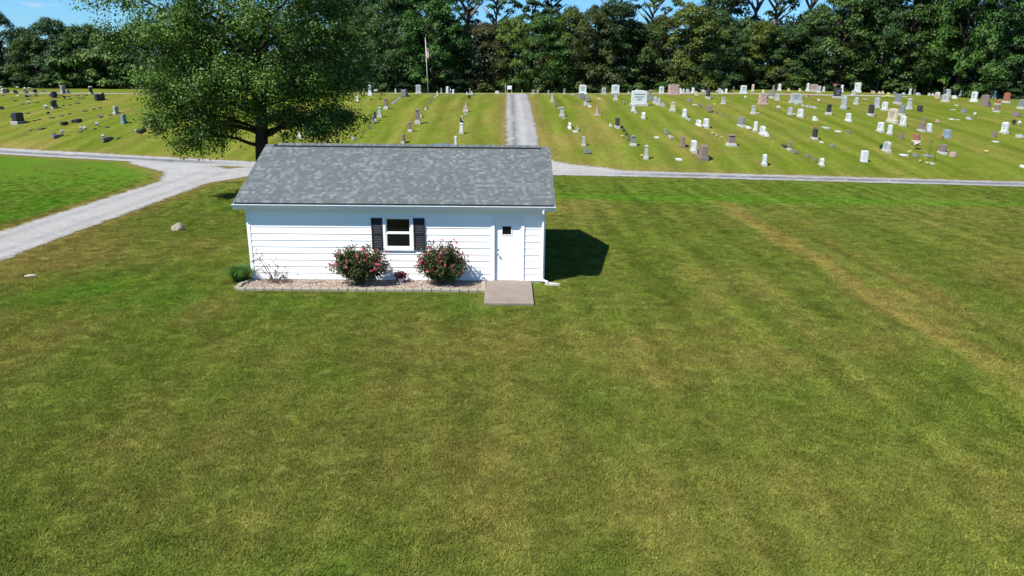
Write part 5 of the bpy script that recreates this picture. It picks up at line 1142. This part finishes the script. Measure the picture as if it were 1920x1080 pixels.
TREES = '''
-80.0;99.5;10.5;oak;dk;1
-73.5;99.7;11.4;oak;dk;1
-67.9;98.4;8.1;round;mid;1
-64.0;98.1;10.5;round;dk;1
-60.8;96.8;5.6;bush;lt;1
-59.3;99.0;9.7;round;mid;1
-55.2;96.6;6.5;bush;lt;1
-52.0;97.1;8.7;round;mid;1
-47.3;97.2;9.4;oak;mid;1
-42.1;98.3;10.3;oak;dk;1
-36.0;97.1;11.1;round;mid;1
-29.9;97.0;12.0;oak;dk;1
-23.8;96.6;13.1;oak;dk;1
-19.2;99.9;14.1;oak;dk;1
-11.6;86.3;13.1;round;mid;1
-7.1;83.3;14.4;oak;dk;1
-2.6;82.6;15.7;oak;gn;1
1.0;83.3;10.8;round;dk;1
5.3;85.3;10.4;oak;br;1
9.4;85.6;11.4;round;yg;1
13.5;82.6;11.4;oak;gn;1
17.5;84.8;12.9;round;yg;1
20.8;82.5;12.2;oak;ol;1
24.0;84.6;14.5;tall;dk;1
27.2;85.1;10.2;round;mid;1
31.3;86.4;11.1;oak;ol;1
34.4;83.5;12.9;round;yg;1
38.5;85.7;11.9;oak;dk;1
44.6;93.7;11.6;round;mid;1
47.7;92.1;10.9;oak;yg;1
51.5;91.9;10.5;round;dk;1
55.5;92.4;12.8;tall;dk;1
59.3;92.2;16.5;oak;mid;1
61.4;90.8;9.1;tall;ol;1
66.0;91.9;17.3;tall;dk;1
69.5;90.7;16.4;oak;mid;1
74.2;91.8;18.6;tall;dk;1
74.7;85.7;17.7;oak;gn;1
78.8;85.1;17.4;tall;gn;1
83.8;86.6;15.8;oak;dk;1
88.5;86.2;17.4;oak;mid;1
94.4;86.7;17.5;oak;dk;1
-74.2;107;9.4;oak;dk;2
-62.1;107;9.2;oak;dk;2
-15.9;96.5;15.6;oak;dk;2
-10.5;97.0;18.4;tall;dk;2
-6.2;98.8;20.5;oak;dk;2
-2.1;96.5;19.2;oak;mid;2
2.4;95.0;17.3;sparse;mid;2
6.8;98.4;16.1;sparse;mid;2
12.4;95.4;14.5;pine;dk;2
15.4;96.9;15.6;pine;dk;2
25.6;98.4;19.3;sparse;ol;2
31.5;97.1;15.7;sparse;yg;2
42.9;96.8;19.9;tall;dk;2
48.8;100.1;20.5;sparse;dk;2
52.4;101.6;19.0;sparse;mid;2
58.7;103.2;21.8;sparse;mid;2
62.7;100.8;22.8;oak;dk;2
69.4;102.8;23.5;oak;dk;2
75.0;101.4;23.5;oak;mid;2
82.7;103.8;25.0;oak;dk;2
88.9;103.6;24.2;oak;mid;2
93.0;100.3;20.1;sparse;gn;2
100.0;102.6;24.3;oak;dk;2
-98.1;113.7;8.0;round;dk;3
-93.9;117.3;8.7;round;dk;3
-86.6;116.6;8.5;round;dk;3
-77.9;113.5;9.1;oak;dk;3
-73.9;118.1;9.6;round;dk;3
-64.5;113.4;8.7;oak;dk;3
-59.6;117.1;9.3;oak;dk;3
-51.7;114.5;9.5;round;dk;3
-44.6;113.6;9.8;oak;dk;3
-39.4;117.9;9.6;round;dk;3
-32.6;118.3;8.8;oak;dk;3
-25.9;118.8;8.7;oak;dk;3
-18.7;117.4;11.1;round;dk;3
-12.0;118.9;12.3;oak;dk;3
-5.1;118.6;12.2;round;dk;3
2.0;114.5;10.8;oak;dk;3
8.7;118.3;12.3;round;dk;3
15.5;115.8;11.2;oak;dk;3
22.4;117.3;11.5;round;dk;3
29.3;117.7;11.6;round;dk;3
35.8;115.6;10.9;oak;dk;3
43.0;117.5;11.7;oak;dk;3
49.9;117.7;10.3;oak;dk;3
55.8;114.9;10.6;round;dk;3
63.6;117.6;11.9;oak;dk;3
68.8;113.8;12.4;round;dk;3
75.4;113.7;12.3;round;dk;3
83.7;116.6;12.4;round;dk;3
91.3;118.1;11.7;oak;dk;3
97.8;117.4;12.8;round;dk;3
104.3;116.9;12.5;round;dk;3
111.7;117.7;13.1;round;dk;3
117.6;116.4;12.8;oak;dk;3
123.3;115.1;12.9;oak;dk;3
52.1;89;2.6;bush;yg;0
38.6;80.5;0.9;bush;mid;0
30.4;80.5;1.5;bush;gn;0
24.8;80.5;1.0;bush;mid;0
20.7;80.5;1.3;bush;dk;0
34.9;80.5;1.5;bush;dk;0
63.3;90;1.8;bush;dk;0
13.3;80.5;1.5;bush;dk;0
5.5;80.5;1.6;bush;ol;0
-9.8;80.5;1.7;bush;dk;0
46.7;89;1.3;bush;dk;0
57.9;89;1.4;bush;dk;0
68.1;90;2.8;bush;mid;0
73.8;90;1.8;bush;ol;0
75.9;83;2.5;bush;dk;0
81.2;83;1.8;bush;dk;0
-68.3;95;2.0;bush;dk;0
-63.2;95;2.5;bush;mid;0
1.4;80.5;2.4;bush;dk;0
-5.7;80.5;1.6;bush;dk;0
'''
tl = [l.split(';') for l in TREES.strip().split('\n')]
tl = [(float(a), float(b), float(c), d, e, int(f)) for a, b, c, d, e, f in tl]
zone = lambda X, row: ('by the field edge' if row == 0 else 'in the wood front row' if row == 1 else 'in the wood second row' if row == 2 else 'deep in the wood')
cnt = {}
for t in sorted(tl, key=lambda q: (q[0]-CAM.x)/(q[1]-CAM.y)): cnt.setdefault((t[3], t[4], t[5]), []).append(t)
ORD = ['leftmost', 'second', 'third', 'fourth', 'fifth', 'sixth', 'seventh', 'eighth', 'ninth', 'tenth', 'eleventh', 'twelfth', 'thirteenth', 'fourteenth', 'fifteenth', 'sixteenth', 'seventeenth', 'eighteenth', 'nineteenth', 'twentieth', 'twenty-first', 'twenty-second', 'twenty-third', 'twenty-fourth', 'twenty-fifth']
for t in tl:
    X, Y, H, kd, tn, row = t
    if kd in first: rt_ = copy_tree(first[kd])
    else:
        rt_ = empty(NMS[kd]); me, tm = PR[kd]; o = link('crown', me, None, rt_); link('trunk', tm, M['pbark'] if kd in ('tall', 'sparse') else M['bark'], rt_, True); first[kd] = rt_
    sw = {'oak': 10.5, 'round': 9.0, 'tall': 15, 'sparse': 17, 'pine': 15, 'bush': 2.3}[kd]*rng.uniform(.9, 1.15)
    if kd == 'tall' and H < 13: sw = H*.95
    if kd == 'oak' and H > 15: sw *= 1.3
    if row == 2 and kd == 'tall': sw *= 1.25
    if kd in ('oak', 'round') and H < 10.5: sw = max(H, 8.2)
    if kd == 'bush': sw = max(H*1.05, 1.8); H = max(H, 1.5)
    rt_.location = (X, Y, float(T(X, Y))-.05); rt_.scale = (sw, sw, H*(.92 if row < 2 and H < 16 and X > -14 else 1.04)); rt_.rotation_euler = (0, 0, rng.uniform(0, 6.283))
    c = TINT[tn]; v = rng.uniform(.82, 1.18)
    for ch in rt_.children:
        if ch.name.startswith('crown'): ch.color = (c[0]*v*rng.uniform(.9, 1.12), c[1]*v, c[2]*v*rng.uniform(.9, 1.1), 1)
    ls = cnt[(kd, tn, row)]; i = ls.index(t); n_ = len(ls)
    w_ = TW[tn]+' '+SHP[kd]+' '+zone(X, row)
    lab = w_+', the only such one' if n_ == 1 else w_+', '+('leftmost' if i == 0 else 'rightmost' if i == n_-1 else ORD[i]+' from left')+' of its look'
    tag(rt_, lab, 'tree' if kd != 'bush' else 'bush', 'trees of the wood behind the cemetery' if kd != 'bush' else 'bushes along the wood edge')
# dense undergrowth between the trunks: one far mass of leaves
rs = np.random.RandomState(55); C = []; N = []
for i in range(3900):
    X = rs.uniform(-92, 112); top_ = np.interp(X, [-60, -25, -10, 40, 60], [4.5, 5, 8, 8, 12]); base = np.interp(X, [-92, -14, -8, 32, 44, 70, 110], [101, 101, 88, 88, 97, 95, 91]); Y = base+rs.uniform(0, 15); zt = .3+rs.uniform(0, 1)**1.2*top_; Y += zt*.9; m = 34
    C.append(np.array((X, Y, float(T(X, Y))+zt))+rs.normal(size=(m, 3))*(.9, .7, .6)); N.append(rs.normal(size=(m, 3))+np.array((-.3, -.6, .6)))
C = np.concatenate(C); ug = leaves('undergrowth', C, np.concatenate(N), rs.uniform(.3, .6, len(C)), M['wood'], None, .75, None, 5); ug.color = (.024, .048, .014, 1)
tag(ug, 'dark leafy undergrowth filling the wood between the tree trunks', 'undergrowth', None, 'stuff')
# ------------------------------------------------------------------ lawn grass blades (one object, instanced by geometry nodes)
rs = np.random.RandomState(5); nb = 150; PS = .32
bx = rs.uniform(-PS/2, PS/2, nb); by = rs.uniform(-PS/2, PS/2, nb); an = rs.uniform(0, 6.283, nb); hh = rs.uniform(.022, .05, nb); wd = rs.uniform(.005, .010, nb); le = rs.uniform(.5, 1.5, nb)*hh; la = rs.uniform(0, 6.283, nb)
b0 = np.stack([bx, by, np.zeros(nb)-.004], 1); w_ = np.stack([np.cos(an)*wd, np.sin(an)*wd, np.zeros(nb)], 1); tp = b0+np.stack([np.cos(la)*le, np.sin(la)*le, hh], 1)
Vb = np.stack([b0-w_, b0+w_, tp], 1).reshape(-1, 3); me = bpy.data.meshes.new('lawn_grass'); me.vertices.add(3*nb); me.vertices.foreach_set('co', Vb.astype(np.float32).ravel()); me.loops.add(3*nb); me.loops.foreach_set('vertex_index', np.arange(3*nb, dtype=np.int32)); me.polygons.add(nb); me.polygons.foreach_set('loop_start', np.arange(0, 3*nb, 3, dtype=np.int32)); me.update(calc_edges=True)
a = me.attributes.new('rnd', 'FLOAT', 'FACE'); a.data.foreach_set('value', rs.uniform(0, 1, nb).astype(np.float32))
lg = tag(link('lawn_grass', me, M['blade']), 'short mown grass growing over the front lawn', 'grass', None, 'stuff')
ng = bpy.data.node_groups.new('lawn_scatter', 'GeometryNodeTree'); ng.interface.new_socket('Geometry', in_out='INPUT', socket_type='NodeSocketGeometry'); ng.interface.new_socket('Geometry', in_out='OUTPUT', socket_type='NodeSocketGeometry')
A = ng.nodes.new; K = ng.links.new
gi, go = A('NodeGroupInput'), A('NodeGroupOutput'); oi = A('GeometryNodeObjectInfo'); oi.inputs[0].default_value = ground; oi.transform_space = 'ORIGINAL'
dp = A('GeometryNodeDistributePointsOnFaces'); dp.distribute_method = 'RANDOM'; na = A('GeometryNodeInputNamedAttribute'); na.data_type = 'FLOAT'; na.inputs[0].default_value = 'gd'; mu = A('ShaderNodeMath'); mu.operation = 'MULTIPLY'; mu.inputs[1].default_value = 30.0
K(na.outputs[0], mu.inputs[0]); K(mu.outputs[0], dp.inputs['Density']); K(oi.outputs['Geometry'], dp.inputs['Mesh'])
ip = A('GeometryNodeInstanceOnPoints'); rv_ = A('FunctionNodeRandomValue'); rv_.data_type = 'FLOAT_VECTOR'; rv_.inputs[1].default_value = (0, 0, 6.283)
rsz = A('FunctionNodeRandomValue'); rsz.data_type = 'FLOAT'; rsz.inputs[2].default_value = .8; rsz.inputs[3].default_value = 1.25; rsz.inputs['Seed'].default_value = 4
K(dp.outputs['Points'], ip.inputs['Points']); K(gi.outputs[0], ip.inputs['Instance']); K(rv_.outputs[0], ip.inputs['Rotation']); K(rsz.outputs[1], ip.inputs['Scale']); K(ip.outputs[0], go.inputs[0])
md = lg.modifiers.new('scatter', 'NODES'); md.node_group = ng
